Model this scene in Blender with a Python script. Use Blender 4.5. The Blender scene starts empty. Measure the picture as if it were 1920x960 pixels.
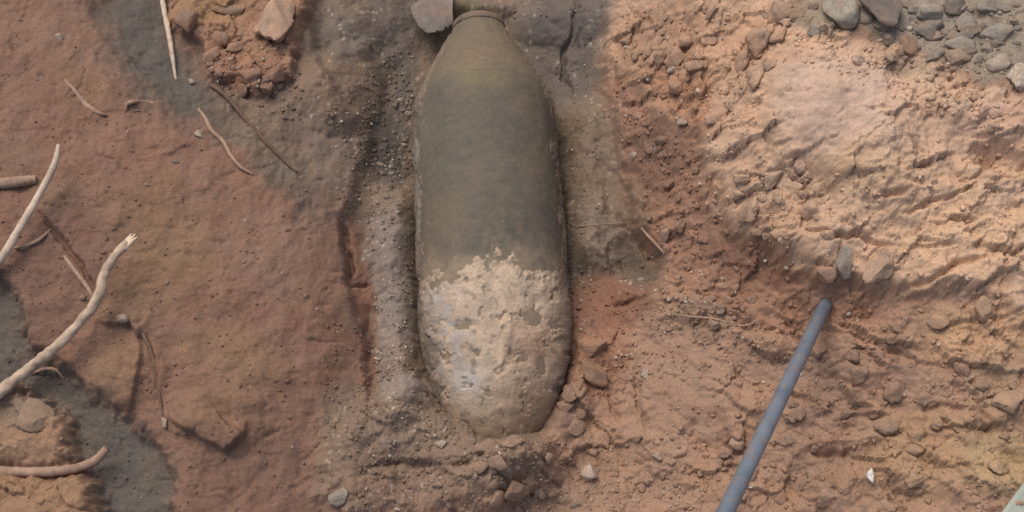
import bpy, math, random
import numpy as np
from mathutils import Vector, Matrix

# ------------------------------------------------------------------ camera, sky, sun, exposure
sc = bpy.context.scene
COL = sc.collection
TH = math.radians(22.0)          # camera tilt away from straight down
DIST = 2.4                       # metres from the lens to the bomb's axis
F = 1000.0 * DIST                # focal length in photo pixels (1 px ~ 1 mm on the bomb)
CAM = np.array([0.0, -DIST * math.sin(TH), DIST * math.cos(TH)])
ct, st = math.cos(TH), math.sin(TH)

cd = bpy.data.cameras.new('camera')
cam = bpy.data.objects.new('camera', cd)
COL.objects.link(cam)
cam.location = CAM
cam.rotation_euler = (TH, 0, 0)
cd.sensor_fit = 'HORIZONTAL'
cd.angle = 2 * math.atan(960.0 / F)
cd.clip_start = 0.02
cd.clip_end = 200
sc.camera = cam

SUN_EL, SUN_AZ = math.radians(60), math.radians(-34)   # azimuth from +Y (up in the picture), negative = left
world = bpy.data.worlds.new('World')
sc.world = world
world.use_nodes = True
wn = world.node_tree.nodes
wl = world.node_tree.links
sky = wn.new('ShaderNodeTexSky')
sky.sky_type = 'NISHITA'
sky.sun_disc = False
sky.sun_elevation = SUN_EL
sky.sun_rotation = SUN_AZ
sky.air_density = 1.0
sky.dust_density = 5.0
sky.ozone_density = 0.5
wn['Background'].inputs['Strength'].default_value = 0.13
wl.new(sky.outputs['Color'], wn['Background'].inputs['Color'])

sd = bpy.data.lights.new('sun', 'SUN')
sd.energy = 1.2
sd.angle = math.radians(36)
sd.color = (1.0, 0.97, 0.92)
sun = bpy.data.objects.new('sun', sd)
COL.objects.link(sun)
sdir = Vector((math.sin(SUN_AZ) * math.cos(SUN_EL), math.cos(SUN_AZ) * math.cos(SUN_EL), math.sin(SUN_EL)))
sun.rotation_euler = sdir.to_track_quat('Z', 'Y').to_euler()
sun.location = sdir * 5

sc.view_settings.view_transform = 'Standard'
sc.view_settings.look = 'None'
sc.view_settings.gamma = 1.0
sc.view_settings.exposure = 0.13
sc.cycles.use_denoising = False   # keeps the grain of the soil, and of the camera
sc.cycles.filter_width = 1.6      # the photograph is a soft phone picture

GAIN = 1.0                        # one factor on all soil albedos

# ------------------------------------------------------------------ numeric helpers
rng = np.random.RandomState(7)
random.seed(7)


def srgb(c):
    c = np.asarray(c, float) / 255.0
    return np.where(c <= 0.04045, c / 12.92, ((c + 0.055) / 1.055) ** 2.4)


def smooth(a, b, x):
    t = np.clip((x - a) / (b - a), 0, 1)
    return t * t * (3 - 2 * t)


TAB = {}


def table(seed):
    """256 x 256 random values for a seed"""
    if seed not in TAB:
        q = np.random.RandomState(seed * 7 + 3)
        a = q.rand(65536).astype(np.float32)
        TAB[seed] = (a, np.cos(a * 2 * np.pi), np.sin(a * 2 * np.pi))
    return TAB[seed]


def cell_index(xi, yi):
    return ((xi & 255) << 8) | (yi & 255)


def perlin(x, y, seed=0):
    x = np.asarray(x, np.float32)
    y = np.asarray(y, np.float32)
    xi, yi = np.floor(x).astype(np.int32), np.floor(y).astype(np.int32)
    xf, yf = x - xi, y - yi
    sx = xf * xf * xf * (xf * (xf * 6 - 15) + 10)
    sy = yf * yf * yf * (yf * (yf * 6 - 15) + 10)
    _, gx, gy = table(seed)
    out = []
    for dy in (0, 1):
        for dx in (0, 1):
            k = cell_index(xi + dx, yi + dy)
            out.append(gx[k] * (xf - dx) + gy[k] * (yf - dy))
    return 1.5 * ((out[0] * (1 - sx) + out[1] * sx) * (1 - sy) + (out[2] * (1 - sx) + out[3] * sx) * sy)


def fbm(x, y, octv=4, seed=0, gain=0.5):
    x, y = np.broadcast_arrays(np.asarray(x, np.float32), np.asarray(y, np.float32))
    s = np.zeros(x.shape, np.float32)
    a, f = 1.0, 1.0
    for k in range(octv):
        s += a * perlin(x * f + 17.3 * k, y * f - 9.1 * k, seed + k * 13)
        a *= gain
        f *= 2.03
    return s


def worley(x, y, seed=0):
    """F1, F2, a random value of the nearest cell and the offset from its centre"""
    x = np.asarray(x, np.float32)
    y = np.asarray(y, np.float32)
    xi, yi = np.floor(x).astype(np.int32), np.floor(y).astype(np.int32)
    ta, tb, tr = table(seed)[0], table(seed + 71)[0], table(seed + 143)[0]
    f1 = np.full_like(x, 9.0)
    f2 = np.full_like(x, 9.0)
    rv = np.zeros_like(x)
    ox = np.zeros_like(x)
    oy = np.zeros_like(x)
    for dy in (-1, 0, 1):
        for dx in (-1, 0, 1):
            cx, cy = xi + dx, yi + dy
            k = cell_index(cx, cy)
            ax = x - cx - ta[k]
            ay = y - cy - tb[k]
            d = np.sqrt(ax * ax + ay * ay)
            near = d < f1
            f2 = np.where(near, f1, np.minimum(f2, d))
            rv = np.where(near, tr[k], rv)
            ox = np.where(near, ax, ox)
            oy = np.where(near, ay, oy)
            f1 = np.where(near, d, f1)
    return f1, f2, rv, ox, oy


def project(X, Y, Z):
    """world -> photo pixel"""
    ry, rz = Y - CAM[1], Z - CAM[2]
    dep = np.maximum(ry * st - rz * ct, 1.0)
    return 960 + X / dep * F, 480 - (ry * ct + rz * st) / dep * F


def ray(u, v, z):
    """photo pixel -> world point at height z"""
    dx, du = (u - 960) / F, (480 - v) / F
    d = np.array([dx, du * ct + st, du * st - ct])
    t = (z - CAM[2]) / d[2]
    return CAM + d * t


def poly_sd(u, v, poly, pad):
    """signed distance (px, negative inside) to a polygon, large outside its padded box"""
    p = np.asarray(poly, float)
    out = np.full(u.shape, 1e4)
    sel = (u > p[:, 0].min() - pad) & (u < p[:, 0].max() + pad) & (v > p[:, 1].min() - pad) & (v < p[:, 1].max() + pad)
    x, y = u[sel], v[sel]
    d = np.full(x.shape, 1e9)
    ins = np.zeros(x.shape, bool)
    n = len(p)
    for i in range(n):
        ax, ay = p[i]
        bx, by = p[(i + 1) % n]
        ex, ey = bx - ax, by - ay
        t = np.clip(((x - ax) * ex + (y - ay) * ey) / (ex * ex + ey * ey + 1e-9), 0, 1)
        d = np.minimum(d, (x - ax - t * ex) ** 2 + (y - ay - t * ey) ** 2)
        c = (ay > y) != (by > y)
        ins ^= c & (x < (bx - ax) * (y - ay) / ((by - ay) if by != ay else 1e-9) + ax)
    d = np.sqrt(d)
    out[sel] = np.where(ins, -d, d)
    return out


def mask(u, v, poly, soft):
    return 1 - smooth(-soft, soft, poly_sd(u, v, poly, soft * 1.2 + 5))


def line_d(u, v, pts, pad):
    """distance to a polyline, parameter along it 0..1, and signed side"""
    p = np.asarray(pts, float)
    out = np.full(u.shape, 1e4)
    par = np.zeros(u.shape)
    side = np.ones(u.shape)
    sel = (u > p[:, 0].min() - pad) & (u < p[:, 0].max() + pad) & (v > p[:, 1].min() - pad) & (v < p[:, 1].max() + pad)
    x, y = u[sel], v[sel]
    d = np.full(x.shape, 1e9)
    tt = np.zeros(x.shape)
    ss = np.ones(x.shape)
    L = np.r_[0, np.cumsum(np.hypot(*np.diff(p, axis=0).T))]
    for i in range(len(p) - 1):
        ax, ay = p[i]
        ex, ey = p[i + 1] - p[i]
        t = np.clip(((x - ax) * ex + (y - ay) * ey) / (ex * ex + ey * ey + 1e-9), 0, 1)
        q = np.hypot(x - ax - t * ex, y - ay - t * ey)
        cr = ex * (y - ay) - ey * (x - ax)
        m = q < d
        d = np.where(m, q, d)
        tt = np.where(m, (L[i] + t * (L[i + 1] - L[i])) / L[-1], tt)
        ss = np.where(m, np.sign(cr), ss)
    out[sel] = d
    par[sel] = tt
    side[sel] = ss
    return out, par, side


# ------------------------------------------------------------------ the ground
# coarse relief of the pit in metres, one value every 160 photo pixels
HGT = np.array([
    [.18, .14, .09, .07, .03, -.08, -.09, .01, .21, .31, .35, .38, .40],
    [.20, .17, .13, .09, .03, -.10, -.10, -.02, .20, .31, .35, .37, .39],
    [.21, .19, .16, .13, .06, -.10, -.10, -.04, .17, .29, .33, .35, .37],
    [.20, .19, .17, .15, .08, -.10, -.10, -.04, .10, .21, .27, .32, .34],
    [.17, .17, .17, .15, .09, -.09, -.09, -.02, .05, .13, .21, .27, .31],
    [.14, .15, .15, .14, .08, -.01, -.03, .00, .04, .10, .17, .23, .28],
    [.14, .14, .13, .12, .08, .04, .01, .02, .04, .08, .14, .20, .25]])


def base_height(u, v):
    gu, gv = u / 160.0, v / 160.0
    iu, iv = np.floor(gu), np.floor(gv)
    fu, fv = gu - iu, gv - iv

    def w(f):
        return ((1 - f) ** 3 / 6, (3 * f ** 3 - 6 * f ** 2 + 4) / 6, (-3 * f ** 3 + 3 * f ** 2 + 3 * f + 1) / 6, f ** 3 / 6)
    wu, wv = w(fu), w(fv)
    z = np.zeros_like(u)
    for a in range(4):
        for b in range(4):
            cx = np.clip(iu + a - 1, 0, 12).astype(int)
            cy = np.clip(iv + b - 1, 0, 6).astype(int)
            z += wu[a] * wv[b] * HGT[cy, cx]
    return z


def axis(lo, hi, step, far):
    a = np.arange(lo, hi + step / 2, step)
    ext = []
    d, s = 0.0, step
    while d < far:
        s *= 1.09
        d += s
        ext.append(d)
    ext = np.array(ext)
    return np.r_[lo - ext[::-1], a, hi + ext]


STEP = 0.0021
xs = axis(-1.10, 1.10, STEP, 9.0)
ys = axis(-0.58, 0.66, STEP, 9.0)
NX, NY = len(xs), len(ys)
GX, GY = np.meshgrid(xs, ys)
Z = np.zeros_like(GX)
for _ in range(9):
    U, V = project(GX, GY, Z)
    Z = 0.5 * Z + 0.5 * base_height(U, V)
U, V = project(GX, GY, Z)
U = np.clip(U, -6000, 8000)
V = np.clip(V, -6000, 8000)

# distance outside the detailed part, to fade fine relief where the mesh is coarse
OUT = np.hypot(np.maximum(np.abs(GX) - 1.10, 0), np.maximum(np.abs(GY - 0.04) - 0.62, 0))
FINE = 1 - smooth(0.0, 0.9, OUT)
MID = 1 - smooth(0.2, 3.0, OUT)

# wandering copies of the pixel coordinates so that no border is a drawn line
WU = U + 14 * fbm(U / 70, V / 70, 3, 11) + 5 * fbm(U / 14, V / 14, 2, 12)
WV = V + 14 * fbm(U / 70, V / 70, 3, 21) + 5 * fbm(U / 14, V / 14, 2, 22)
W3U = WU + 22 * fbm(U / 45, V / 45, 3, 37)
W3V = WV + 22 * fbm(U / 45, V / 45, 3, 38)
W2U = U + 5 * fbm(U / 30, V / 30, 3, 31)
W2V = V + 5 * fbm(U / 30, V / 30, 3, 41)

P_BANK = [(1250, -600), (1500, -600), (1510, 40), (1600, 75), (1720, 100), (1810, 150), (1920, 190), (3500, 190), (3500, 620), (1920, 600),
          (1850, 560), (1760, 545), (1690, 545), (1640, 540), (1600, 520), (1545, 520), (1490, 505), (1420, 470), (1375, 435), (1345, 380),
          (1328, 330), (1308, 262), (1240, 215), (1165, 160), (1148, 90), (1160, 0), (1180, -600)]
P_RIM = [(1300, -600), (1500, -600), (3500, 200), (3500, 640), (1920, 620), (1850, 560), (1760, 545), (1690, 545), (1640, 540), (1600, 520), (1545, 520),
         (1490, 505), (1420, 470), (1375, 435), (1345, 380), (1328, 330), (1308, 262), (1290, 200), (1300, 100)]
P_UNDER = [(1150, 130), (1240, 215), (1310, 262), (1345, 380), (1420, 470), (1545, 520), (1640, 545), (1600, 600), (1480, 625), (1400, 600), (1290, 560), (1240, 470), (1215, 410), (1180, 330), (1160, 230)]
P_TRENCH = [(590, -600), (1130, -600), (1135, 60), (1140, 160), (1165, 300), (1190, 400), (1240, 470), (1235, 520), (1190, 570), (1090, 640), (1060, 740),
            (880, 800), (700, 790), (685, 640), (655, 540), (645, 430), (668, 330), (700, 250), (640, 190), (590, 110)]
P_MIDSOIL = [(560, -600), (1140, -600), (1150, 160), (1170, 320), (1200, 420), (1240, 480), (1225, 540), (1180, 580), (1090, 620), (1060, 740),
             (1060, 830), (900, 880), (650, 900), (650, 760), (695, 690), (675, 560), (660, 430), (625, 360), (550, 310), (420, 170), (500, 190), (560, 130)]
P_STRIP_A = [(150, -200), (300, -200), (335, 60), (370, 120), (420, 165), (470, 230), (570, 330), (600, 400), (520, 330), (460, 260), (390, 235), (330, 215), (255, 190), (225, 110), (190, 50)]
P_STRIP_B = [(-600, 470), (-20, 500), (25, 560), (50, 650), (130, 700), (200, 755), (265, 800), (310, 860), (330, 1000), (330, 1400), (180, 1400), (185, 940), (165, 890), (130, 850), (120, 790), (80, 740), (20, 720), (-600, 700)]
P_LEDGE1 = [(-600, 725), (20, 728), (60, 735), (95, 770), (130, 800), (135, 850), (110, 872), (-600, 880)]
P_LEDGE2 = [(-600, 890), (60, 895), (140, 893), (180, 910), (195, 940), (190, 1400), (-600, 1400)]
P_CLODS = [(295, -300), (590, -300), (575, 30), (560, 100), (555, 150), (500, 190), (455, 175), (400, 135), (385, 90), (350, 60), (315, 30)]
P_LOWR = [(1080, 640), (1200, 600), (1260, 480), (1340, 480), (1500, 540), (1700, 545), (1920, 600), (3500, 620), (3500, 1600), (880, 1600), (860, 900), (1000, 860), (1060, 800)]
P_NOSE_MOUND = [(690, 760), (790, 745), (850, 775), (885, 805), (900, 840), (960, 850), (1010, 850), (1040, 900), (880, 960), (640, 1000), (600, 900), (620, 820)]

m_bank = mask(.4 * WU + .6 * W3U + 14, .4 * WV + .6 * W3V, P_BANK, 26)
m_rim = mask(WU + 16 * fbm(U / 38, V / 38, 3, 35), WV + 16 * fbm(U / 38, V / 38, 3, 36), P_RIM, 16)
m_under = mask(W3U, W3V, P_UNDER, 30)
m_trench = mask(WU, WV, P_TRENCH, 10)
m_mid = mask(W3U, W3V, P_MIDSOIL, 46)
m_sa = mask(W3U, W3V, P_STRIP_A, 52)
m_sb = mask(0.5 * (WU + W3U), 0.5 * (WV + W3V), P_STRIP_B, 30)
m_l1 = mask(WU, WV, P_LEDGE1, 15)
m_l2 = mask(WU, WV, P_LEDGE2, 17)
m_cl = mask(WU, WV, P_CLODS, 10)
m_low = mask(W3U, W3V, P_LOWR, 34)
m_nose = mask(W3U, W3V, P_NOSE_MOUND, 50)

def ell(cu, cv, ru, rv, rot=0.0, p=2.0):
    c, s = math.cos(math.radians(rot)), math.sin(math.radians(rot))
    a, b = (W2U - cu), (W2V - cv)
    return np.clip(1 - ((np.abs((a * c + b * s) / ru)) ** p + np.abs((-a * s + b * c) / rv) ** p), 0, 1)


H = np.zeros_like(Z)
# --- big steps
H += 0.022 * m_rim
H -= 0.024 * mask(W2U, W2V, P_TRENCH, 12)
H -= 0.030 * smooth(0, 1, m_sb)
H -= 0.018 * m_sa
H += 0.022 * m_l1 + 0.026 * m_l2
H += 0.030 * m_cl
H += 0.045 * mask(WU, WV, P_NOSE_MOUND, 48) + 0.040 * ell(806, 812, 120, 90, 25) + 0.030 * ell(900, 880, 150, 100)
d, t, s = line_d(W2U, W2V, [(1084, 520), (1085, 640), (1068, 760), (1030, 840), (960, 870)], 120)
H += 0.050 * np.exp(-(d / 36) ** 2) * smooth(0, .3, t)
H -= 0.018 * m_under


def groove(pts, depth, width, lip=0.0):
    """a crack: sharp floor, faded at its ends, with one raised lip"""
    global H
    d, t, s = line_d(W2U, W2V, pts, width * 5)
    e = np.clip(np.minimum(t, 1 - t) * 6, 0, 1)
    e = 0.25 + 0.75 * e
    H -= depth * e * np.exp(-(d / width) ** 2)
    if lip:
        H += lip * e * np.exp(-((d - width * 1.8) / (width * 1.6)) ** 2) * (s < 0)


def step(pts, height, near, far, sgn=1):
    """a ledge: jumps up on one side of the line and falls back over far pixels"""
    global H
    d, t, s = line_d(W2U, W2V, pts, far * 1.3)
    e = np.clip(np.minimum(t, 1 - t) * 5, 0, 1)
    on = (s * sgn) > 0
    up = smooth(0, near, d) * (1 - smooth(near, far, d))
    H += height * e * np.where(on, up, 0)


# berms either side of the bomb and the gap along its flank
d, t, s = line_d(W2U, W2V, [(758, 300), (750, 470), (755, 600), (760, 760)], 160)
H += 0.064 * np.exp(-(d / 46) ** 2) * smooth(0, .25, t)
d, t, s = line_d(W2U, W2V, [(1095, 170), (1100, 330), (1105, 520)], 160)
H += 0.055 * np.exp(-(d / 42) ** 2) * (1 - smooth(.85, 1, t)) * smooth(0, .2, t)
H += 0.045 * ell(638, 165, 85, 95, 20) + 0.02 * ell(660, 60, 60, 60)
H -= 0.035 * ell(1195, 480, 60, 60)
H += 0.03 * ell(1040, 20, 120, 60)
H += 0.05 * ell(880, 12, 90, 30) + 0.030 * ell(975, 915, 150, 100)
H += 0.02 * ell(1275, 735, 120, 90, 30)
H += 0.03 * ell(1560, 230, 190, 130, 20)
H -= 0.035 * ell(1880, 310, 70, 34, 20)
H -= 0.03 * ell(1585, 860, 110, 40, -8) + 0.012 * ell(1640, 920, 60, 30)
# left clay: shallow dents, the flat clod with a broken lower edge
H += 0.012 * ell(400, 770, 95, 70, 20, 4)
H -= 0.012 * ell(230, 640, 60, 60) + 0.008 * ell(420, 410, 140, 90)
H += 0.010 * ell(230, 700, 70, 70, 40)
step([(310, 785), (365, 820), (425, 852), (468, 820), (470, 790)], 0.020, 5, 90, -1)
step([(185, 605), (215, 615), (245, 610), (262, 640)], 0.016, 5, 50, -1)
step([(255, 615), (275, 670), (262, 730), (235, 790)], 0.012, 5, 40, 1)
step([(285, 640), (292, 690), (300, 760)], 0.008, 4, 35, -1)
step([(130, 290), (180, 290), (215, 300), (245, 320)], 0.008, 4, 40, 1)
step([(120, 150), (155, 190), (205, 218)], 0.010, 5, 30, 1)
step([(235, 205), (240, 192), (290, 190)], 0.010, 4, 24, 1)
step([(0, 75), (30, 95), (60, 98)], 0.008, 4, 40, 1)
groove([(65, 395), (110, 440), (160, 510), (180, 545)], 0.012, 5, 0.004)
groove([(180, 285), (215, 300)], 0.006, 4)
groove([(235, 95), (280, 140)], 0.006, 4)
groove([(570, 640), (650, 642)], 0.004, 3)
groove([(490, 820), (525, 805)], 0.005, 4)
groove([(560, 870), (610, 825)], 0.004, 4)
groove([(690, 560), (690, 680), (700, 800)], 0.012, 7)
groove([(642, 405), (650, 470), (655, 535)], 0.030, 7, 0.006)
groove([(645, 528), (690, 530)], 0.012, 4)
groove([(700, 885), (750, 878), (800, 885), (830, 895)], 0.014, 6)
# right of the bomb: dark crack in the grey soil, clods at the nose
groove([(1082, 0), (1072, 60), (1055, 92), (1058, 130), (1072, 168)], 0.016, 4.5, 0.007)
groove([(1190, 690), (1195, 730), (1198, 770), (1215, 800)], 0.012, 5)
groove([(1150, 560), (1215, 555)], 0.014, 5)
groove([(1140, 730), (1150, 770), (1165, 795)], 0.009, 4)
groove([(1160, 400), (1215, 450), (1240, 480)], 0.018, 6)
groove([(1300, 550), (1360, 560)], 0.010, 4)
groove([(900, 845), (930, 830), (960, 850)], 0.012, 5)
groove([(850, 890), (890, 886)], 0.014, 5)
groove([(920, 925), (935, 908), (960, 925), (940, 955)], 0.014, 4)
groove([(895, 800), (897, 850)], 0.010, 4)
groove([(800, 745), (840, 770), (890, 800), (900, 830)], 0.016, 6)
groove([(1250, 800), (1330, 840), (1390, 850)], 0.008, 5)
# slits and strata of the pale bank
for pts, dp, wd in [
        ([(1680, 218), (1710, 220), (1735, 216)], .016, 5), ([(1640, 380), (1670, 376), (1695, 370)], .020, 7),
        ([(1690, 412), (1740, 385), (1800, 370), (1832, 345)], .016, 5), ([(1770, 413), (1820, 420)], .014, 5),
        ([(1715, 468), (1785, 466)], .014, 5), ([(1690, 335), (1740, 310), (1790, 295)], .010, 4),
        ([(1860, 318), (1885, 335), (1910, 338)], .014, 6), ([(1818, 262), (1845, 268)], .014, 5),
        ([(1680, 240), (1695, 268), (1720, 300), (1728, 330)], .010, 4), ([(1545, 280), (1562, 276)], .010, 4),
        ([(1460, 318), (1488, 308), (1500, 342)], .016, 6), ([(1500, 400), (1500, 440)], .014, 5),
        ([(1505, 445), (1540, 448), (1575, 455)], .018, 5), ([(1545, 455), (1600, 448), (1640, 460), (1672, 472)], .022, 6),
        ([(1440, 355), (1470, 370)], .010, 4), ([(1470, 330), (1500, 350), (1520, 372)], .010, 4),
        ([(1395, 240), (1440, 290), (1480, 285)], .010, 4), ([(1360, 150), (1400, 200), (1440, 230)], .010, 5),
        ([(1290, 150), (1320, 120), (1345, 140), (1300, 180)], .010, 4), ([(1390, 85), (1405, 110), (1420, 100)], .014, 6),
        ([(1230, 60), (1240, 30), (1290, 25)], .010, 4), ([(1195, 155), (1225, 165)], .014, 5),
        ([(1660, 530), (1645, 500), (1670, 545)], .012, 4), ([(1680, 545), (1730, 540), (1790, 500), (1850, 490)], .018, 7),
        ([(1820, 560), (1855, 600), (1880, 560)], .010, 4), ([(1760, 620), (1830, 600), (1920, 590)], .010, 6),
        ([(1655, 655), (1700, 660), (1740, 680)], .018, 6), ([(1540, 610), (1580, 620), (1640, 640), (1660, 660)], .014, 5),
        ([(1540, 690), (1580, 720), (1620, 730)], .012, 6), ([(1715, 770), (1770, 760), (1820, 770)], .012, 6),
        ([(1790, 715), (1830, 745), (1860, 800)], .016, 6), ([(1520, 845), (1570, 850), (1610, 840)], .016, 8),
        ([(1785, 860), (1820, 890)], .014, 5), ([(1740, 805), (1790, 800)], .010, 5), ([(1670, 930), (1700, 960)], .016, 5),
        ([(1640, 800), (1660, 815), (1700, 805)], .012, 5), ([(1470, 735), (1520, 745), (1570, 770)], .012, 6),
        ([(1570, 790), (1600, 775), (1660, 780)], .010, 5), ([(1500, 625), (1480, 625), (1440, 610)], .010, 5),
        ([(1550, 690), (1590, 680), (1620, 700)], .010, 4), ([(1430, 720), (1440, 780)], .006, 5)]:
    groove(pts, dp * 0.75, wd * .7, dp * 0.2)

# --- broken soil: clod cells, flakes with a steep lower edge, and crumbs; strength differs by soil
rough = np.clip(0.12 + 0.95 * m_bank + 0.75 * m_low + 0.8 * m_under + 0.7 * m_cl + 0.45 * m_nose, 0, 1)
calm = mask(WU, WV, [(1480, 130), (1620, 110), (1680, 190), (1640, 290), (1540, 320), (1470, 260)], 40)
calm = np.maximum(calm, 0.8 * mask(WU, WV, [(1200, 660), (1300, 640), (1370, 740), (1330, 800), (1220, 800)], 30))
rough *= 1 - 0.8 * calm
rough = np.maximum(rough, .45 * np.maximum(m_l1, m_l2))
patch = smooth(-0.35, 0.45, fbm(U / 120, V / 120, 3, 51))
cu, cv = U + 8 * fbm(U / 60, V / 60, 2, 61) + 3.5 * fbm(U / 11, V / 11, 3, 63), V + 8 * fbm(U / 60, V / 60, 2, 62) + 3.5 * fbm(U / 11, V / 11, 3, 64)
dirn = smooth(500, 600, V + 40 * fbm(U / 90, V / 90, 2, 54))   # flakes lean up to the right; lower down they lean down to the right
for deg, wgt in ((-24, 1 - dirn), (26, dirn)):
    an = math.radians(deg)
    ra, rb = (cu - 1500) * math.cos(an) + (cv - 400) * math.sin(an), -(cu - 1500) * math.sin(an) + (cv - 400) * math.cos(an)
    for sa_, sb_, am, sd_, wd_ in ((104, 64, .0220, 5, .025), (54, 44, .0140, 205, .03), (25, 19, .0070, 305, .06)):
        f1, f2, rv, ox, oy = worley(ra / sa_, rb / sb_, sd_)
        on = smooth(.25, .6, rv)
        pt = patch if sa_ > 60 else smooth(-.15, .35, fbm(U / 75, V / 75, 3, 53 + int(sa_)))
        H += wgt * rough * MID * pt * ((rv - .5) * am * .7 + on * (oy * .9 + ox * (rv - .6)) * am - am * .38 * np.exp(-(f2 - f1) / wd_))
f1, f2, rv, ox, oy = worley(cu / 19, cv / 16, 6)
patch2 = smooth(0.0, 0.6, fbm(U / 80, V / 80, 3, 52))
H += rough * FINE * patch2 * ((rv - .5) * 0.004 + 0.003 * np.sqrt(np.clip(1 - f1 * f1, 0, 1)) - 0.0022 * np.exp(-(f2 - f1) / 0.1))
# flakes: slow rise, sudden drop down the picture
ph = (V * 0.9 + U * np.where(V > 560, -0.35, 0.38)) / 52 + 1.3 * fbm(U / 90, V / 60, 3, 71)
sawt = ph - np.floor(ph)
sawt = np.where(sawt < 0.86, sawt / 0.86, (1 - sawt) / 0.14)
keep = smooth(0.0, 0.4, fbm(U / 70, V / 55, 3, 72))
H += rough * MID * keep * 0.002 * sawt * (1 - m_under) * (1 - 4 * np.clip(m_rim * (1 - m_rim), 0, .25))
ph = (V * 0.9 + U * 0.3) / 23 + 1.5 * fbm(U / 40, V / 30, 3, 73)
sawt = ph - np.floor(ph)
sawt = np.where(sawt < 0.8, sawt / 0.8, (1 - sawt) / 0.2)
H += rough * FINE * smooth(0.0, 0.5, fbm(U / 45, V / 45, 2, 74)) * 0.0012 * sawt
# general unevenness
H += MID * 0.016 * fbm(U / 160, V / 160, 3, 81) * (0.5 + rough)
H += FINE * (0.0030 + 0.0022 * rough) * fbm(U / 34, V / 34, 4, 82, .5)
H += FINE * (0.0003 + 0.0009 * rough) * fbm(U / 8, V / 8, 2, 83)
# pitted crumbs in the trench, beside the bomb and over the left clay in patches
crumb = np.clip(0.9 * m_mid + 0.15 * smooth(0.2, 0.7, fbm(U / 60, V / 60, 3, 91)), 0, 1) * (1 - m_bank)
f1, f2, rv, ox, oy = worley(U / 8.5, V / 8.5, 9)
H += FINE * crumb * smooth(-0.1, 0.5, fbm(U / 50, V / 50, 2, 92)) * 0.0022 * np.clip(1 - 1.4 * f1, 0, 1) * (rv > .35)
# small dark pits in the left clay
f1, f2, rv, ox, oy = worley(U / 26, V / 22, 15)
H -= FINE * (1 - rough) * (rv > .88) * 0.004 * np.exp(-(f1 / 0.16) ** 2)
f1, f2, rv, ox, oy = worley(U / 60, V / 44, 16)
H -= FINE * (1 - rough) * (rv > .72) * 0.004 * np.exp(-(np.hypot(ox, oy * 2.5) / 0.22) ** 2)
# far ground rolls gently
H += (1 - MID) * 0.10 * fbm(GX * 1.1, GY * 1.1, 3, 99)
ZG = Z + H

# --- soil colours (what each soil is, as sRGB), borders wander with the warped coordinates
RGB = np.zeros(U.shape + (3,)) + srgb((130, 100, 83))


def paint(m, c, k=1.0):
    global RGB
    RGB = RGB * (1 - (m * k)[..., None]) + srgb(c) * (m * k)[..., None]


def blob(cu, cv, ru, rv, rot=0):
    c, s = math.cos(math.radians(rot)), math.sin(math.radians(rot))
    a, b = (WU - cu), (WV - cv)
    q = np.hypot((a * c + b * s) / ru, (-a * s + b * c) / rv)
    return 1 - smooth(0.45, 1.25, q)


for a in [(285, 420, 120, 90, 20), (410, 650, 90, 60, 20), (490, 690, 60, 50), (225, 690, 55, 70), (150, 150, 60, 50), (330, 480, 120, 70), (400, 770, 80, 60), (250, 560, 90, 60)]:
    paint(blob(*a), (131, 106, 81), 0.5)
for a in [(90, 60, 120, 80), (560, 480, 90, 110), (480, 450, 90, 70)]:
    paint(blob(*a), (132, 105, 88), 0.7)
for a in [(120, 480, 110, 110), (60, 600, 80, 60), (470, 880, 150, 90)]:
    paint(blob(*a), (116, 91, 77), 0.7)
paint(blob(10, 300, 60, 50) + blob(100, 360, 60, 40), (125, 105, 88), 0.5)
paint(m_mid, (124, 107, 92))
for a, c, k in [((740, 60, 60, 200), (106, 97, 88), .8), ((1040, 90, 100, 120), (106, 97, 90), .95), ((1100, 10, 90, 60), (102, 94, 87), .8),
                ((640, 170, 80, 90, 20), (127, 107, 90), .8), ((640, 60, 60, 70), (112, 102, 92), .7), ((725, 270, 45, 80), (92, 85, 78), .9),
                ((1105, 330, 50, 160), (124, 108, 91), .9), ((735, 560, 45, 170), (136, 123, 112), .95), ((755, 745, 40, 40), (146, 135, 126), .9),
                ((720, 470, 40, 90), (132, 118, 107), .8), ((1190, 480, 50, 50), (104, 92, 78), .9), ((1140, 600, 80, 70), (140, 104, 86), 1.0),
                ((860, 20, 60, 30), (112, 103, 84), .9), ((1100, 450, 60, 60), (130, 114, 99), .7), ((520, 290, 50, 60, 40), (122, 103, 87), .8)]:
    paint(blob(*a), c, k)
paint(mask(WU, WV, [(645, 380), (680, 470), (700, 560), (705, 780), (680, 780), (670, 620), (650, 520)], 9), (130, 96, 79), 0.8)
paint(blob(660, 800, 70, 100), (122, 104, 88), 0.9)
paint(blob(770, 925, 110, 45), (139, 102, 83), 0.95)
paint(m_sa, (97, 90, 81))
paint(blob(480, 250, 110, 40, 45), (118, 102, 86), 0.85)
paint(m_sb, (100, 92, 83))
paint(m_l1, (146, 117, 94))
paint(blob(60, 770, 60, 40), (128, 112, 96), 0.8)
paint(m_l2, (145, 115, 90))
paint(m_cl, (150, 116, 93))
paint(blob(400, 20, 80, 40), (150, 120, 88), 0.7)
paint(blob(470, 150, 70, 40), (140, 103, 84), 0.7)
paint(m_low, (157, 126, 104))
paint(m_nose, (132, 112, 95), 0.8)
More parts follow.
